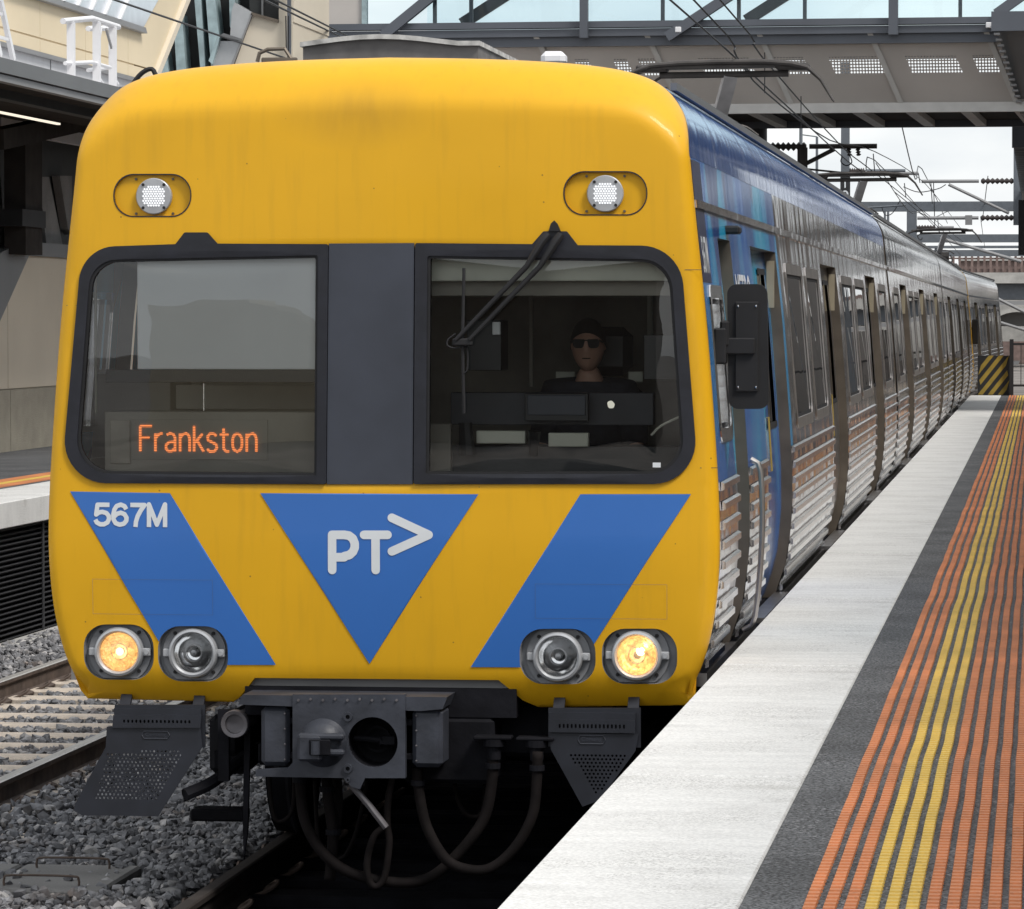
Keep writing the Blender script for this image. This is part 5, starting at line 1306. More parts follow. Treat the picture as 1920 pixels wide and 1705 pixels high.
# enclosed end on the right
x0 = bx(1866, 68); bp('end_enclosure', MB().add([(x0, -1.2, bz(34, 68)), (x0 + 6, -1.2, bz(34, 68)), (x0 + 6, 1, bz(206, 68)), (x0 + .35, 1, bz(206, 68)), (x0, 5, bz(34, 68)), (x0 + 6, 5, bz(34, 68)), (x0 + 6, 5, bz(206, 68)), (x0 + .35, 5, bz(206, 68))],
    [(0, 3, 2, 1), (0, 4, 7, 3), (3, 7, 6, 2), (4, 0, 1, 5)]), 'fascia')
bp('enclosure_head', MB().box(x0 - .02, x0 + 6, -1.35, -1.2, bz(66, 68), bz(30, 68)), 'bridge_beam')
for k in range(14):
    z = bz(70 + 9.5 * k, 68); t_ = k / 14
    bp('enclosure_cleat', MB().bbox(x0 + .02 + .32 * t_, x0 + .12 + .32 * t_, -1.2 + 2.2 * t_ - .12, -1.1 + 2.2 * t_, z - .03, z + .01, .008), 'fascia_light')
bp('left_infill', MB().box(XL, XL + 2.3, -.05, .1, bz(40, dT), 10.4).box(bx(572, dT), bx(668, dT), .12, .3, bz(42, dT), 10.4), 'bridge_panel')
bp('left_glazing_bar', MB().box(bx(553, dT), bx(560, dT), -.2, -.05, bz(40, dT), 10.4).box(bx(668, dT), bx(676, dT), -.1, .1, bz(42, dT), 10.4), 'teal_fin')
# bridge piers
for px, nm in ((1390, ''), (1424, 'Z')):
    X = 2.95 + (px - 1950) * 75.5 / 7900
    pr_ = thing('bridge_pier', 'dark round steel pier marked with a white Z below the footbridge' if nm else 'plain dark steel pier below the footbridge, left of the one marked Z', 'pier', (X, 56.8, -.2), 'piers under the footbridge')
    part('column', MB().lathe([(.17, 0), (.17, 6.45)], (X, 56.8, -.2), 'z', 20), 'mast_dark', pr_, smooth=True)
    part('base_plate', MB().box(X - .3, X + .3, 56.5, 57.1, -.3, -.15), 'mast_dark', pr_)
    if nm:
        zz = bz(272, 75.5); part('lettering', text_on(MB(), 'Z', X - .055, X + .055, zz - .08, zz + .08, 56.61, .01), 'decal_white', pr_)

# ------------------------------------------------------------------ overhead line
def insulator(mb, a, b, r0=.05, n=8):
    a, b = Vector(a), Vector(b); pts = []; rs = []
    for k in range(n * 2 + 1): pts.append(a.lerp(b, k / (n * 2))); rs.append(r0 * (1.15 if k % 2 else .5))
    return mb.tube(pts, rs, 10)
def mast(px, ytop, d, w_, lab, m, marks=None, bottom=-.2, beam=None):
    X = 2.95 + (px - 1950) * d / 7900; Y = d - 18.7
    t = thing('catenary_mast', lab, 'catenary mast', (X, Y, bottom), 'overhead line masts')
    part('post', MB().box(X - w_ / 2, X + w_ / 2, Y - .1, Y + .1, bottom, bz(ytop, d)), m, t)
    if marks:
        for k, ch in enumerate(marks):
            zz = bz(345 + 22 * k, d); part('lettering', text_on(MB(), ch, X - .09, X + .09, zz - .12, zz + .12, Y - .105, .01), 'decal_white', t)
    return t, X, Y
def arm(t, X0, Y, z, X1, ins_len, sgn, m='panto', diag=None, drop=None):
    a = part('cantilever_arm', MB().tube([(X0 + sgn * (.05 + ins_len), Y, z), (X1, Y, z)], .045, 8), m, t)
    mb = MB(); insulator(mb, (X0 + sgn * .1, Y, z), (X0 + sgn * (ins_len), Y, z), .075, 7); part('insulator', mb, 'ceramic', t, smooth='all')
    if diag: part('diagonal_strut', MB().tube([diag[0], diag[1]], .04, 8), m, t)
    if drop: part('drop_bracket', MB().box(drop[0] - .09, drop[0] + .09, Y - .05, Y + .05, drop[2], drop[1]), m, t)
# first cantilever, carried by the marked pier
Y1 = 57.3; d1 = 76.
t = thing('overhead_bracket', 'dark cantilever with ribbed insulator reaching right from the pier marked Z', 'overhead line bracket', (-2.05, Y1, 5.5), 'overhead line cantilevers')
X_ = lambda px, d: 2.95 + (px - 1950) * d / 7900
arm(t, -1.98, Y1, bz(276, d1), X_(1647, d1), .75, 1, 'panto', ((X_(1487, d1), Y1, bz(322, d1)), (X_(1568, d1), Y1, bz(281, d1))), (X_(1508, d1), bz(278, d1), bz(318, d1)))
part('registration_arm', MB().tube([(X_(1515, d1), Y1, bz(318, d1)), (X_(1590, d1), Y1, bz(326, d1))], .02, 6).tube([(X_(1480, d1), Y1, bz(322, d1)), (X_(1482, d1), Y1, bz(314, d1)), (X_(1490, d1), Y1, bz(312, d1)), (X_(1494, d1), Y1, bz(320, d1))], .015, 6, 4), 'panto', t)
for px in (1594, 1611):
    mb = MB(); insulator(mb, (X_(px, d1), Y1, bz(280, d1)), (X_(px + 2, d1), Y1, bz(294, d1)), .045, 3); part('wire_clamp', mb, 'ceramic', t, smooth='all')
part('jumper_loop', MB().tube([(X_(1582, d1), Y1, bz(296, d1)), (X_(1580, d1), Y1, bz(305, d1)), (X_(1590, d1), Y1, bz(312, d1)), (X_(1600, d1), Y1, bz(306, d1)), (X_(1596, d1), Y1, bz(292, d1))], .012, 6, 5), 'wire', t)
m1, X, Y = mast(1588, 120, 110, .22, 'grey mast with white markings rising between the tracks past the footbridge', 'gantry', 'T0')
part('dark_sleeve', MB().box(X - .125, X + .125, Y - .102, Y + .11, 2, bz(330, 110)), 'mast_dark', m1)
arm(m1, X, Y, bz(327, 110), X_(1724, 110), .9, 1, 'fascia_light', None, None)
arm(m1, X, Y, bz(322, 110), X_(1700, 110), .5, 1, 'gantry')
part('cross_beam', MB().box(X - 8, X + 9, Y - .15, Y + .15, 8.4, 8.75), 'gantry', m1)
m2, X, Y = mast(1908, 120, 110, .22, 'pale grey hanging post at the far right with two cantilevers pointing left', 'gantry', None, bottom=bz(424, 110))
arm(m2, X, Y, bz(342, 110), X_(1730, 110), .95, -1, 'fascia_light', ((X_(1892, 110), Y, bz(402, 110)), (X_(1780, 110), Y, bz(348, 110))))
arm(m2, X, Y - .4, bz(411, 110), X_(1723, 110), .95, -1, 'fascia_light', None, (X_(1818, 110), bz(406, 110), bz(424, 110)))
m3, X, Y = mast(1712, 398, 128, .3, 'short dark far mast in front of the pine tree', 'gantry', None)
arm(m3, X, Y, bz(428, 128), X_(1790, 128), .7, 1, 'fascia_light')
# portal gantries beyond
gi = 0
for (y0_, y1_, d, xl, xr, lab) in ((380, 398, 120, 1560, 1930, 'nearest grey portal beam over the tracks beyond the footbridge'), (441, 456, 165, 1660, 1925, 'second grey portal beam over the tracks beyond the footbridge'),
                              (470, 482, 205, 1560, 1910, 'third grey portal beam over the tracks, low behind the others'), (462, 467, 215, 1500, 1895, 'thin farthest portal beam over the tracks')):
    t = thing('overhead_gantry', lab, 'overhead line gantry', (X_(xr, d), d - 18.7, -.3), 'portal gantries over the tracks')
    part('beam', MB().box(X_(xl, d) - 6, X_(xr, d) + 3, d - 18.9, d - 18.5, bz(y1_, d), bz(y0_, d)), 'gantry', t)
    part('leg', MB().box(X_(1940, d) - .15, X_(1940, d) + .15, d - 18.85, d - 18.55, -.3, bz(y0_, d)), 'gantry', t)
    part('leg', MB().box(X_(1580 + gi * 60, d) - .15, X_(1580 + gi * 60, d) + .15, d - 18.85, d - 18.55, -.3, bz(y0_, d)), 'gantry', t)
    gi += 1
for (a, b, c_, d_, d) in ((1765, 448, 1915, 492, 150), (1780, 575, 1925, 620, 170), (1870, 560, 1930, 590, 160)):
    t = thing('overhead_bracket', {448: 'long pale strut slanting down right in front of the second portal beam', 575: 'pale far strut slanting above the curved tracks', 560: 'thin pale strut near the right edge above the arch'}[b], 'overhead line bracket', (X_(a, d), d - 18.7, bz(b, d)), 'overhead line cantilevers')
    part('strut', MB().tube([(X_(a, d), d - 18.7, bz(b, d)), (X_(c_, d), d - 18.7, bz(d_, d))], .06, 8), 'fascia_light', t)
# wires along the line
wires = thing('overhead_wires', 'thin overhead wires running above the train and under the footbridge', 'overhead wires', (0, -25, 5.0))
def wire(pts, r_=.009): part('wire', MB().tube(pts, r_, 5, 4), 'wire', wires)
def wp_(px, py, off): k = off / (1950 - px); d = 7900 * k; return (2.95 - off, d - 18.7, 2.59 + (600 - py) * k)
wire([(.14, -25, 5.03), (.14, 15, 5.03), (.10, 26, 5.02), (.06, 50, 5.0), (.0, 57, 5.45), (.1, 91, 5.2), (.05, 140, 5.3)])
wire([(.04, -25, 5.45), wp_(1303, 0, 2.9), wp_(1384, 107, 2.88), wp_(1437, 173, 2.87), (.05, 40, 5.08), (.0, 57, 5.6), (0, 91, 6.1), (0, 140, 6)])
wire([(-.15, -25, 6.0), wp_(1352, 0, 2.95), wp_(1431, 107, 2.92), wp_(1578, 273, 2.9), wp_(1642, 325, 2.88), (0, 101, 5.4), (0, 146, 5.6)])
wire([(.02, 57.2, 5.4), (.05, 75, 5.0), (.0, 91, 5.25), (0, 140, 5.0)])
for (px, py, l) in ((1437, 100, 76), (1505, 182, 60), (1332, 0, 0)):
    if l: p = wp_(px, py, 2.88); part('dropper', MB().tube([(p[0], p[1], p[2]), (p[0], p[1], p[2] - l / 7900 * (p[1] + 18.7))], .006, 4), 'wire', wires)
sw = thing('suspension_wires', 'three background wires descending across the station front at the upper left', 'wires', (-8, 38, 6))
def wl(a, b, Y0_, Y1_, r_=.014):
    p, q_ = atY(*a, Y0_), atY(*b, Y1_); part('wire', MB().tube([p, q_], r_, 5), 'wire', sw)
wl((150, -22), (560, 118), 26, 41.); wl((478, -8), (640, 70), 30, 48); wl((500, -8), (660, 72), 30, 48)
p, q_ = atY(541, 30, 41), atY(541, 105, 41); part('wire', MB().tube([p, q_], .01, 5), 'wire', sw); p, q_ = atY(536, 30, 41), atY(537, 100, 41); part('wire', MB().tube([p, q_], .01, 5), 'wire', sw)
wire([(.4, 57.2, 6.4), (.2, 75, 5.7), (-.1, 91, 6.5), (-.5, 140, 6.2)], .012)
wire([(1.6, 91, 6.3), (1.2, 110, 5.6), (.9, 128, 6.1), (.5, 170, 5.8)], .012); wire([(-.8, 91, 5.9), (-.2, 101, 5.5), (.2, 110, 5.9)], .012)
wire([(X_(1696, 110), 91.3, bz(352, 110)), (X_(1725, 110), 91.3, bz(362, 110)), (X_(1760, 110), 91.3, bz(356, 110)), (X_(1775, 110), 91.3, bz(348, 110))], .012)
for px, yy0, yy1, d in ((1698, 345, 372, 110), (1747, 342, 384, 110), (1752, 342, 430, 115), (1640, 290, 327, 95), (1724, 327, 345, 110), (1760, 411, 440, 128)):
    part('dropper', MB().tube([(X_(px, d), d - 18.7, bz(yy0, d)), (X_(px + 3, d), d - 18.7, bz(yy1, d))], .012, 4), 'wire', wires)
t = thing('overhead_bracket', 'thin dark arm with a loop below the second cantilever', 'overhead line bracket', (X_(1640, 112), 93.5, 5.8), 'overhead line cantilevers')
part('arm', MB().tube([(X_(1605, 112), 93.5, bz(392, 112)), (X_(1700, 112), 93.5, bz(386, 112))], .03, 6), 'gantry', t)
part('loop', MB().tube([(X_(1655, 112), 93.5, bz(388, 112)), (X_(1662, 112), 93.5, bz(404, 112)), (X_(1676, 112), 93.5, bz(400, 112)), (X_(1690, 112), 93.5, bz(376, 112))], .012, 5, 5), 'wire', t)
# light towers, pine tree
for px, y0_, d, lab in ((1505, 110, 260, 'tall thin light pole just left of the grey mast'), (1535, 258, 300, 'second thin light pole left of the grey mast, with a short arm'), (1668, 385, 330, 'thin far light pole beside the third pantograph'), (1662, 398, 340, 'faint far light pole left of its neighbour')):
    X = X_(px, d); t = thing('lamp_post', lab, 'lamp post', (X, d - 18.7, -.4), 'distant light poles')
    part('pole', MB().tube([(X, d - 18.7, -.4), (X, d - 18.7, bz(y0_, d))], [.16, .09], 8), 'gantry', t)
    part('lamp_arm', MB().obox((X, d - 18.7, bz(y0_, d)), (X - 1.1, d - 18.7, bz(y0_ - 4, d)), .1, .08), 'gantry', t)
d = 420; X = X_(1712, d); tr = thing('pine_tree', 'small dark Norfolk pine far behind the gantries', 'pine tree', (X, d - 18.7, -.4))
part('trunk', MB().tube([(X, d - 18.7, -.4), (X, d - 18.7, bz(428, d))], [.35, .05], 8), 'rail_side', tr)
cr_ = MB(); rr_ = random.Random(3)
for k in range(26):
    z = bz(530 - k * 3.9, d); rad = .35 + 2.9 * (1 - k / 26) * (.8 + .2 * (k % 2))
    for j in range(9):
        a = rr_.uniform(0, 6.28); l = rad * rr_.uniform(.7, 1.1); ex, ey = X + l * math.cos(a), d - 18.7 + l * math.sin(a)
        cr_.tube([(X, d - 18.7, z), (X + .6 * l * math.cos(a), d - 18.7 + .6 * l * math.sin(a), z + .05), (ex, ey, z + .3)], [.09, .12, .02], 5)
tr_c = part('crown', cr_, 'pine', tr); tr_c['kind'] = 'stuff'

# ------------------------------------------------------------------ far overpass with a fence, arch, bank
op = thing('road_overpass', 'distant concrete road overpass with a brown mesh fence above the curved tracks', 'overpass', (5, 230, 0))
def ob(name, y0_, y1_, d, m, dep=1.): return part(name, MB().box(-55, 40, d - 18.7, d - 18.7 + dep, bz(y1_, d), bz(y0_, d)), m, op)
ob('parapet', 512, 532, 248, 'concrete'); ob('girder', 532, 562, 249, 'gantry', 8.); ob('fence_rail', 484, 487, 252, 'brick_red', .1); ob('fence_rail', 505, 512, 252, 'brick_red', .1)
ob('handrail', 565, 572, 246, 'fascia_light', .2)
for k in range(26):
    x = X_(1700 + k * 11.5 - 60, 252); part('fence_post', MB().box(x - .07, x + .07, 233.2, 233.35, bz(512, 252), bz(482, 252)), 'brick_red', op)
ob('abutment', 562, 640, 262, 'concrete', 2.)
bd_ = thing('brick_building', 'low red-brown brick building behind the far overpass', 'building', (10, 270, 0))
part('wall', MB().box(X_(1800, 290), X_(2100, 290), 272, 280, -.4, bz(490, 290)), 'brick_red', bd_)
part('parapet', MB().box(X_(1798, 290), X_(2102, 290), 271.8, 280.2, bz(490, 290), bz(486, 290)), 'concrete', bd_)
ar = thing('arch_bridge', 'low pale arch beyond the curved tracks at the right edge', 'arch bridge', (4, 210, 0))
n = 14; cxp, r0_, r1_ = 1908, 44, 36; pts = []
for k in range(n + 1): a = math.pi * k / n; pts.append((X_(cxp - r0_ * math.cos(a) * 1.25, 230), bz(612 - r0_ * .78 * math.sin(a), 230)))
for k in range(n, -1, -1): a = math.pi * k / n; pts.append((X_(cxp - r1_ * math.cos(a) * 1.25, 230), bz(612 - r1_ * .74 * math.sin(a), 230)))
part('arch_ring', MB().prism(pts, 210, 214, 'y'), 'concrete', ar)
part('spandrel', MB().prism([(p[0], p[1]) for p in pts[n + 1:]], 212, 213, 'y'), 'fascia', ar)
# curved far tracks on a pale bed at the right
o = sheet('far_track_bed', -3, 60, 66.5, 245, -.19, 'earth')
ft = thing('railway_track', 'curved far railway tracks beyond the platform end', 'railway track', (3, 70, -.15)); struct(ft); del ft['category']
for k, (x0, cur) in enumerate(((2.9, .00030), (4.5, .00030), (6.6, .00030), (8.2, .00030))):
    pts = [(x0 + .6 - cur * 0 + .00022 * (y - 90) ** 2 * (-1 if k > 9 else 1) * (.5 if k < 2 else .5) - .010 * (y - 66), y, -.05) for y in range(67, 245, 6)]
    part('rail', MB().tube(pts, .045, 6), 'rail_top', ft)
for k in range(60):
    y = 68 + k * 2.4; x = 6; part('sleeper', MB().box(2.6, 10.4, y - .15, y + .15, -.19, -.13), 'sleeper', ft)

# ------------------------------------------------------------------ end of the right platform: striped board and fence
(u0, w0), (u1, w1) = [(atY(p, q2, PEND + .1).x, atY(p, q2, PEND + .1).z) for p, q2 in ((1833, 739), (1893, 667))]
hb = thing('hazard_board', 'black and yellow diagonally striped barrier board at the platform end', 'barrier', ((u0 + u1) / 2, PEND + .1, 1.08))
part('board', MB().box(u0, u1, PEND + .1, PEND + .2, 1.0, w1), 'mast_dark', hb)
for k in range(-2, 5):
    base = u0 + k * .2; quad = [(base, 1.09), (base + .1, 1.09), (base + .1 + .62, w1), (base + .62, w1)]
    cl = [(min(max(x, u0), u1), z) for x, z in quad]
    # clip the stripe to the board by walking its edges
    pts = []
    for t_ in np.linspace(0, 1, 9): x = base + .62 * t_; z = 1.09 + (w1 - 1.09) * t_; pts.append((x, z))
    L1 = [(x, z) for x, z in pts if u0 <= x <= u1]; L2 = [(x + .1, z) for x, z in pts if u0 <= x + .1 <= u1]
    if len(L1) > 1 and len(L2) > 1: part('stripe', MB().add([(x, PEND + .096, z) for x, z in L1 + L2[::-1]], [tuple(range(len(L1) + len(L2)))]), 'hazard_yellow', hb)
fn = thing('fence', 'black metal railing at the right end of the platform', 'fence', (u1 + .1, PEND, 1.08))
part('post', MB().box(u1 + .0, u1 + .08, PEND - .04, PEND + .04, 1.08, bz(636, 85)), 'mast_dark', fn)
for py in (645, 722): part('rail', MB().box(u1 + .08, u1 + 5, PEND - .02, PEND + .02, bz(py + 2, 85), bz(py - 2, 85)), 'mast_dark', fn)
for k in range(12): part('picket', MB().box(u1 + .22 + k * .14, u1 + .235 + k * .14, PEND - .01, PEND + .01, bz(722, 85), bz(645, 85)), 'mast_dark', fn)
# canopy of the right platform
ca = thing('platform_canopy', 'corrugated canopy edge on grey posts over the right platform', 'canopy', (4.5, 40, 1.08))
zc0, zc1 = bz(280, 77), bz(250, 77)
part('fascia', MB().box(X_(1897, 77), 4, 58.3, 58.5, zc0, zc1 + .1), 'bridge_beam', ca)
part('roof', MB().box(X_(1899, 77), 4, 58.5, 110, zc0 + .15, zc0 + .25), 'fascia_light', ca)
for k in range(24): part('roof_rib', MB().box(X_(1899, 77), 4, 58.9 + k * 1.2, 59.0 + k * 1.2, zc0 + .05, zc0 + .15), 'fascia', ca)
part('valance', MB().box(X_(1908, 77), 3.2, 61, 61.1, bz(480, 80), bz(378, 80)), 'mast_dark', ca)
part('post', MB().box(3.6, 3.8, 62, 62.2, 1.08, zc0 + .15), 'gantry', ca)
nc = thing('platform_canopy', 'near canopy behind the right platform, seen mirrored in the carriage side', 'canopy', (6, 0, 1.08))
part('roof', MB().box(4.6, 9, -12, 46, 4.55, 4.75), 'soffit_dark', nc)
for k in range(6): part('post', MB().box(6, 6.2, -8 + 10 * k, -7.8 + 10 * k, 1.08, 4.55), 'gantry', nc)
wb = thing('station_wall', 'pale station wall behind the near right platform', 'wall', (9, 0, 1.08))
part('wall', MB().box(8.9, 9.1, -12, 48, 1.08, 4.6), 'beige_pale', wb)
rb_ = thing('station_building', 'added brown block out of view right of the line, darkening reflections in the carriage side', 'station building', (9, 100, 0))  # unseen block added to darken what the carriage side reflects
part('wall', MB().box(8.9, 14, 56, 150, -.4, 5.6), 'blocker_brown', rb_)
part('added_tall_block', MB().box(8.6, 14, 122, 168, -.4, 8.2), 'blocker_brown', rb_)
part('added_low_block', MB().box(9.3, 13, 160, 420, -.4, 3.3), 'blocker_brown', rb_)
for k in range(16): part('added_pilaster', MB().box(8.75, 8.9, 58 + 6.4 * k, 58.5 + 6.4 * k, -.4, 5.6), 'bridge_rib', rb_)

# ------------------------------------------------------------------ left station building, canopy and concourse
XS = -8.85
sb = thing('station_building', 'beige panelled station building behind the left platform', 'station building', (XS, 25, 1.08))
yat = lambda px, py, X: (atX(px, py, X).y, atX(px, py, X).z)
zpl = yat(40, 728, XS)[1]; ztop = yat(90, 482, XS)[1]
ys = [yat(15, 700, XS)[0] + 3.05 * k for k in range(-5, 8)]
for i in range(len(ys) - 1):
    a, b = ys[i] + .012, ys[i + 1] - .012
    part('plinth_panel', MB().box(XS - .2, XS + .03, a, b, 1.0, zpl - .012), 'roughcast', sb)
    ya, za = yat(47, 482, XS); yb_, zb2 = yat(0, 585, XS)
    if b <= yb_ - .2 or a > ya: 
        if a > ya: part('wall_panel', MB().box(XS - .2, XS, a, b, zpl + .004, ztop), 'beige_pale', sb)
        else: part('wall_panel', MB().box(XS - .2, XS, a, b, zpl + .004, ztop - 1.4), 'beige_pale', sb)
    else:
        # the panel under the slanting dark coping
        def zl(y): return min(ztop, zb2 + (y - yb_) * (ztop - zb2) / (ya - yb_))
        poly = [(a, zpl + .004), (b, zpl + .004), (b, max(zl(b), zpl + .2))] + ([(ya, ztop)] if a < ya < b else []) + [(a, max(zl(a), zpl + .2))]
        part('wall_panel', MB().prism(poly, XS - .2, XS, 'x'), 'beige_pale', sb)
part('backing', MB().box(XS - .4, XS - .31, 5, 62, 1.0, 4.9), 'soffit_dark', sb)
part('panel_backing', MB().box(XS - .2, XS - .012, 5, 58, 1.0, ztop - 1.5), 'roughcast', sb)
ya, za = yat(47, 482, XS); yb_, zb2 = yat(0, 585, XS)
sl_ = (ztop - zb2) / (ya - yb_)
part('coping', MB().prism([(yb_ - 3, zb2 - 3 * sl_), (ya, ztop), (58, ztop), (58, ztop + .16), (ya - .05, ztop + .16), (ya - .6, ztop + .12), (yb_ - 3, zb2 - 3 * sl_ + 1.9)], XS - .25, XS + .05, 'x'), 'fascia', sb)
# clerestory: dark glass with leaning blocks
part('clerestory', MB().box(XS - .3, XS - .22, 5, 58, ztop + .16, 4.9), 'dark_cladding', sb)
for poly in (((0, 320), (-20, 320), (-12, 462), (10, 462)), ((65, 332), (92, 332), (118, 462), (88, 462), (84, 430), (82, 400)), ((42, 332), (52, 332), (54, 390), (43, 390)), ((42, 430), (58, 430), (64, 462), (42, 462)), ((112, 330), (135, 330), (135, 440), (128, 430))):
    part('glass_block_panel', MB().prism([yat(p[0], p[1], XS - .1) for p in poly], XS - .2, XS - .1, 'x'), 'roughcast' if False else 'teal_block', sb) if False else part('glass_block_panel', MB().prism([yat(p[0], p[1], XS - .1) for p in poly], XS - .2, XS - .1, 'x'), 'concrete_dark', sb)
a_ = yat(42, 392, XS + .3); b_ = yat(86, 428, XS + .3)
part('speaker_box', MB().box(XS + .0, XS + .3, a_[0], b_[0], b_[1], a_[1]), 'rubber', sb)
part('pillar', MB().box(XS + .0, XS + .25, yat(8, 400, XS)[0], yat(40, 400, XS)[0], ztop, 4.7), 'soffit_dark', sb)
# canopy
XC = -6.5
cn = thing('platform_canopy', 'left platform canopy with a grey fascia and dark underside', 'canopy', (XC, 25, 4.5))
zc_t = yat(0, 107, XC)[1]; zc_m = yat(0, 137, XC)[1]; zc_b = yat(0, 150, XC)[1]
part('fascia', MB().box(XC - .08, XC, 5, 62, zc_m + .01, zc_t), 'fascia', cn)
part('lower_fascia', MB().box(XC - .12, XC - .03, 5, 62, zc_b, zc_m), 'fascia_light', cn)
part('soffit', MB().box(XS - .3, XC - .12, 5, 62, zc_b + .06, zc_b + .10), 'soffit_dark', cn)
part('roof_deck', MB().box(XS - .3, XC - .08, 5, 62, zc_t - .08, zc_t - .04), 'roof_sheet', cn)
part('support_beam', MB().box(XC - .75, XC - .62, 5, 62, zc_b - .03, zc_b + .06), 'dark_cladding', cn)
p0 = atX(-30, 203, -7.6); p1 = atX(110, 228, -7.6)
lt = part('strip_light', MB().box(-7.62, -7.58, p0.y, p1.y, p0.z - .02, p0.z), 'strip_light', cn)
part('raking_beam', MB().obox(atX(-10, 262, -8.2), atX(160, 225, -8.2), .2, .22), 'soffit_dark', cn)
# roof level: gutter wall and beige cladding above
XU = -8.5
cg = thing('concourse_building', 'beige clad concourse with a glazed roof strip above the left canopy', 'station building', (XU, 25, 5))
zA = yat(22, 84, XU)[1]; zB = yat(14, 55, XU)[1]
part('gutter_wall', MB().box(XU - .12, XU - .04, 5, 60, zc_t - .3, zA - .05), 'roof_sheet', cg)
for k in range(12): part('gutter_joint', MB().box(XU - .04, XU - .034, 20 + 2.4 * k, 20.03 + 2.4 * k, zc_t - .3, zA), 'fascia', cg)
yE0, zE0 = yat(290, 148, XU); yE1, zE1 = yat(352, -6, XU)
def ye(z): return yE0 + (z - zE0) * (yE1 - yE0) / (zE1 - zE0)
zTop = 9.5
js = [yat(p, 60, XU)[0] for p in (-78, -2, 75, 160, 240)]
js = [js[0] - 6, js[0] - 3] + js + [40.]
for i in range(len(js) - 1):
    a, b = js[i] + .008, js[i + 1] - .008
    for (z0_, z1_) in ((zA, zB - .01), (zB + .01, zTop)):
        if i == len(js) - 2: part('cladding_panel', MB().prism([(a, z0_), (ye(z0_) - .25, z0_), (ye(z1_) - .25, z1_), (a, z1_)], XU - .3, XU, 'x'), 'beige', cg)
        else: part('cladding_panel', MB().box(XU - .3, XU, a, b, z0_, z1_), 'beige', cg)
part('panel_backing', MB().box(XU - .3, XU - .015, 5, yE0 - 1.2, zA, zTop - .05), 'beige', cg)
part('edge_trim', MB().prism([(ye(zA) - .24, zA), (ye(zA), zA), (ye(zTop), zTop), (ye(zTop) - .24, zTop)], XU - .32, XU + .06, 'x'), 'beige_pale', cg)
part('bottom_trim', MB().box(XU - .32, XU + .02, 5, ye(zA) - .25, zA - .05, zA), 'fascia_light', cg)
# glazed strip
gy1, gz0 = yat(262, 52, XU); gy2, gz2 = yat(292, -4, XU)
part('roof_glazing', MB().prism([(10, gz0), (gy1, gz0), (gy1 + (9.4 - gz0) * (gy2 - gy1) / (gz2 - gz0), 9.4), (10, 9.4)], XU, XU + .05, 'x'), 'skylight', cg)
part('glazing_sill', MB().prism([(10, gz0 - .07), (gy1 + .1, gz0 - .07), (gy1, gz0), (10, gz0)], XU, XU + .08, 'x'), 'fascia_light', cg)
for px, py in ((135, 5), (160, 15), (186, 22), (214, 30), (108, -4)):
    a = yat(px, py, XU); sl2 = (gy2 - gy1) / (gz2 - gz0) * .8
    part('glazing_bar', MB().prism([(a[0] - .03, gz0), (a[0] + .03, gz0), (a[0] + .03 + sl2 * 3, gz0 + 3), (a[0] - .03 + sl2 * 3, gz0 + 3)], XU + .05, XU + .09, 'x'), 'white_paint', cg)
# fin facade and beige tower facing the line
YF = 41.5
ff = thing('station_concourse', 'dark glazed concourse front with leaning teal fins beside a beige tower', 'station building', (-9, YF, 0))
def fa(name, pts, m, y0_=YF, y1_=None): return part(name, MB().prism([(atY(p[0], p[1], YF).x, atY(p[0], p[1], YF).z) for p in pts], y0_, y1_ if y1_ else YF + .4, 'y'), m, ff)
fa('dark_glazing', [(270, -60), (470, -60), (470, 300), (230, 300)], 'dark_cladding', YF + .5, YF + .7)
fa('fin', [(326, 50), (341, 27), (349, 133), (331, 133)], 'teal_fin'); fa('fin', [(362, -30), (375, -30), (385, 135), (376, 135)], 'teal_fin'); fa('fin', [(383, -40), (399, -40), (411, 70), (400, 130), (396, 130)], 'teal_fin')
fa('fin', [(302, 100), (310, 90), (317, 140), (303, 140)], 'teal_fin'); fa('fin', [(429, -30), (438, -30), (441, 8), (436, 62), (431, 50)], 'teal_fin')
fa('silver_panel', [(402, 118), (416, 78), (455, 78), (440, 120), (402, 130)], 'silver_panel', YF - .1); fa('silver_panel', [(437, 20), (442, 6), (474, 24), (456, 75), (434, 68)], 'silver_panel', YF - .1)
fa('frame_edge', [(396, 116), (413, 68), (418, 68), (403, 122)], 'teal_fin', YF - .2); fa('frame_edge', [(418, 68), (424, 64), (456, 74), (456, 79)], 'fascia', YF - .2)
fa('tower_wall', [(440, 125), (476, 28), (522, 42), (550, 42), (552, 300), (440, 300)], 'beige_pale', YF - .05, YF + 3); fa('tower_wall', [(524, -80), (552, -80), (552, 42), (524, 42)], 'beige_pale', YF - .05, YF + 3)
fa('tower_window', [(462, -80), (523, -80), (523, 41), (466, 24)], 'dark_cladding', YF + .1); fa('window_mullion', [(489, -80), (492, -80), (492, 32), (489, 32)], 'fascia', YF + .05)
fa('panel_seam', [(437, 120), (474, 27), (476, 27), (440, 122)], 'fascia_light', YF - .12); fa('window_sill', [(474, 24), (524, 38), (524, 44), (473, 29)], 'seal_brown', YF - .12)
fa('downpipe', [(543, -80), (549, -80), (549, 300), (543, 300)], 'bridge_beam', YF - .2, YF - .12)
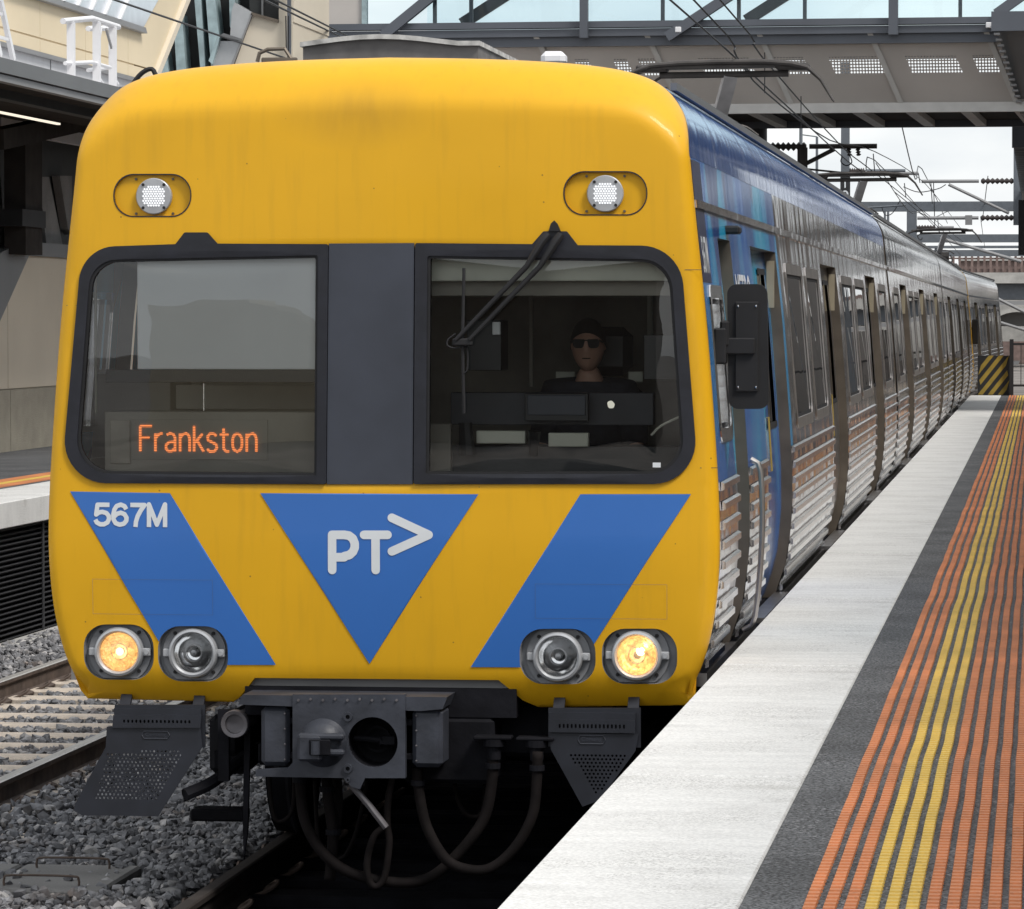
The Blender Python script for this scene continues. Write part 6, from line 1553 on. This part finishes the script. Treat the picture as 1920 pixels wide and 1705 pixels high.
# white safety rail and ladder on the canopy roof
sr = thing('safety_rail', 'white tubular safety rail standing on the left canopy roof', 'safety rail', (-7.1, 24.5, 4.9))
XR_ = -7.1
def sp(px, py, X=XR_): return atX(px, py, X)
for (px, y0_, y1_) in ((134, 42, 150), (182, 42, 160), (212, 50, 165)):
    a, b = sp(px, y0_), sp(px, y1_); part('post', MB().box(a.x - .04, a.x + .04, a.y - .05, a.y + .01, b.z, a.z), 'white_paint', sr)
a, b, c_ = sp(118, 40), sp(172, 35), sp(222, 51); part('top_rail', MB().tube([a, b], .032, 10).tube([b, c_], .032, 10), 'white_paint', sr, smooth=True)
a, b, c_ = sp(122, 119), sp(172, 117), sp(206, 127); part('mid_rail', MB().tube([a, b], .022, 8).tube([b, c_], .022, 8), 'white_paint', sr, smooth=True)
a, b = sp(165, 54, -7.4), sp(200, 53, -7.4); part('rear_rail', MB().tube([a, b], .03, 8), 'white_paint', sr, smooth=True)
a, b = sp(165, 132, -7.4), sp(205, 127, -7.4); part('rear_rail', MB().tube([a, b], .022, 8), 'white_paint', sr, smooth=True)
part('brace', MB().obox(sp(199, 55), sp(209, 90), .02, .03), 'fascia_light', sr); part('brace', MB().obox(sp(190, 52), sp(186, 80), .02, .02), 'white_paint', sr)
for px in (186, 214): part('foot_stay', MB().obox(sp(px, 146), sp(px + 8, 158), .02, .02), 'white_paint', sr)
la = thing('ladder', 'white ladder leaning on the left canopy roof at the picture edge', 'ladder', (-7.1, 21, 4.9))
part('stile', MB().obox(sp(-2, -12), sp(25, 113), .04, .07), 'white_paint', la); part('stile', MB().obox(sp(-26, -12), sp(0, 106), .04, .07), 'white_paint', la)
for (p, q2) in (((-16, 22), (3, 27)), ((-8, 68), (14, 74)), ((-24, -20), (-4, -16))): part('rung', MB().obox(sp(*p), sp(*q2), .03, .03), 'white_paint', la)

# ------------------------------------------------------------------ behind the photographer, mirrored in the windscreens
rr1 = thing('station_building', 'added dark brown block far behind the photographer, darkening the right windscreen reflection', 'station building', (-8, -82, -.4))  # unseen block, added only to keep the right windscreen's reflection dark
part('wall', MB().box(-12.8, -2.2, -90, -82, -.4, 11), 'blocker_brown', rr1)
rr2 = thing('station_building', 'low beige building with a sloping roof, mirrored in the left windscreen', 'station building', (-17, -82, -.4))
part('wall', MB().prism([(-22, -.4), (-13, -.4), (-13, 2.0), (-15, 2.4), (-18.2, 3.0), (-22, 3.05)], -86, -82, "y"), "beige", rr2)
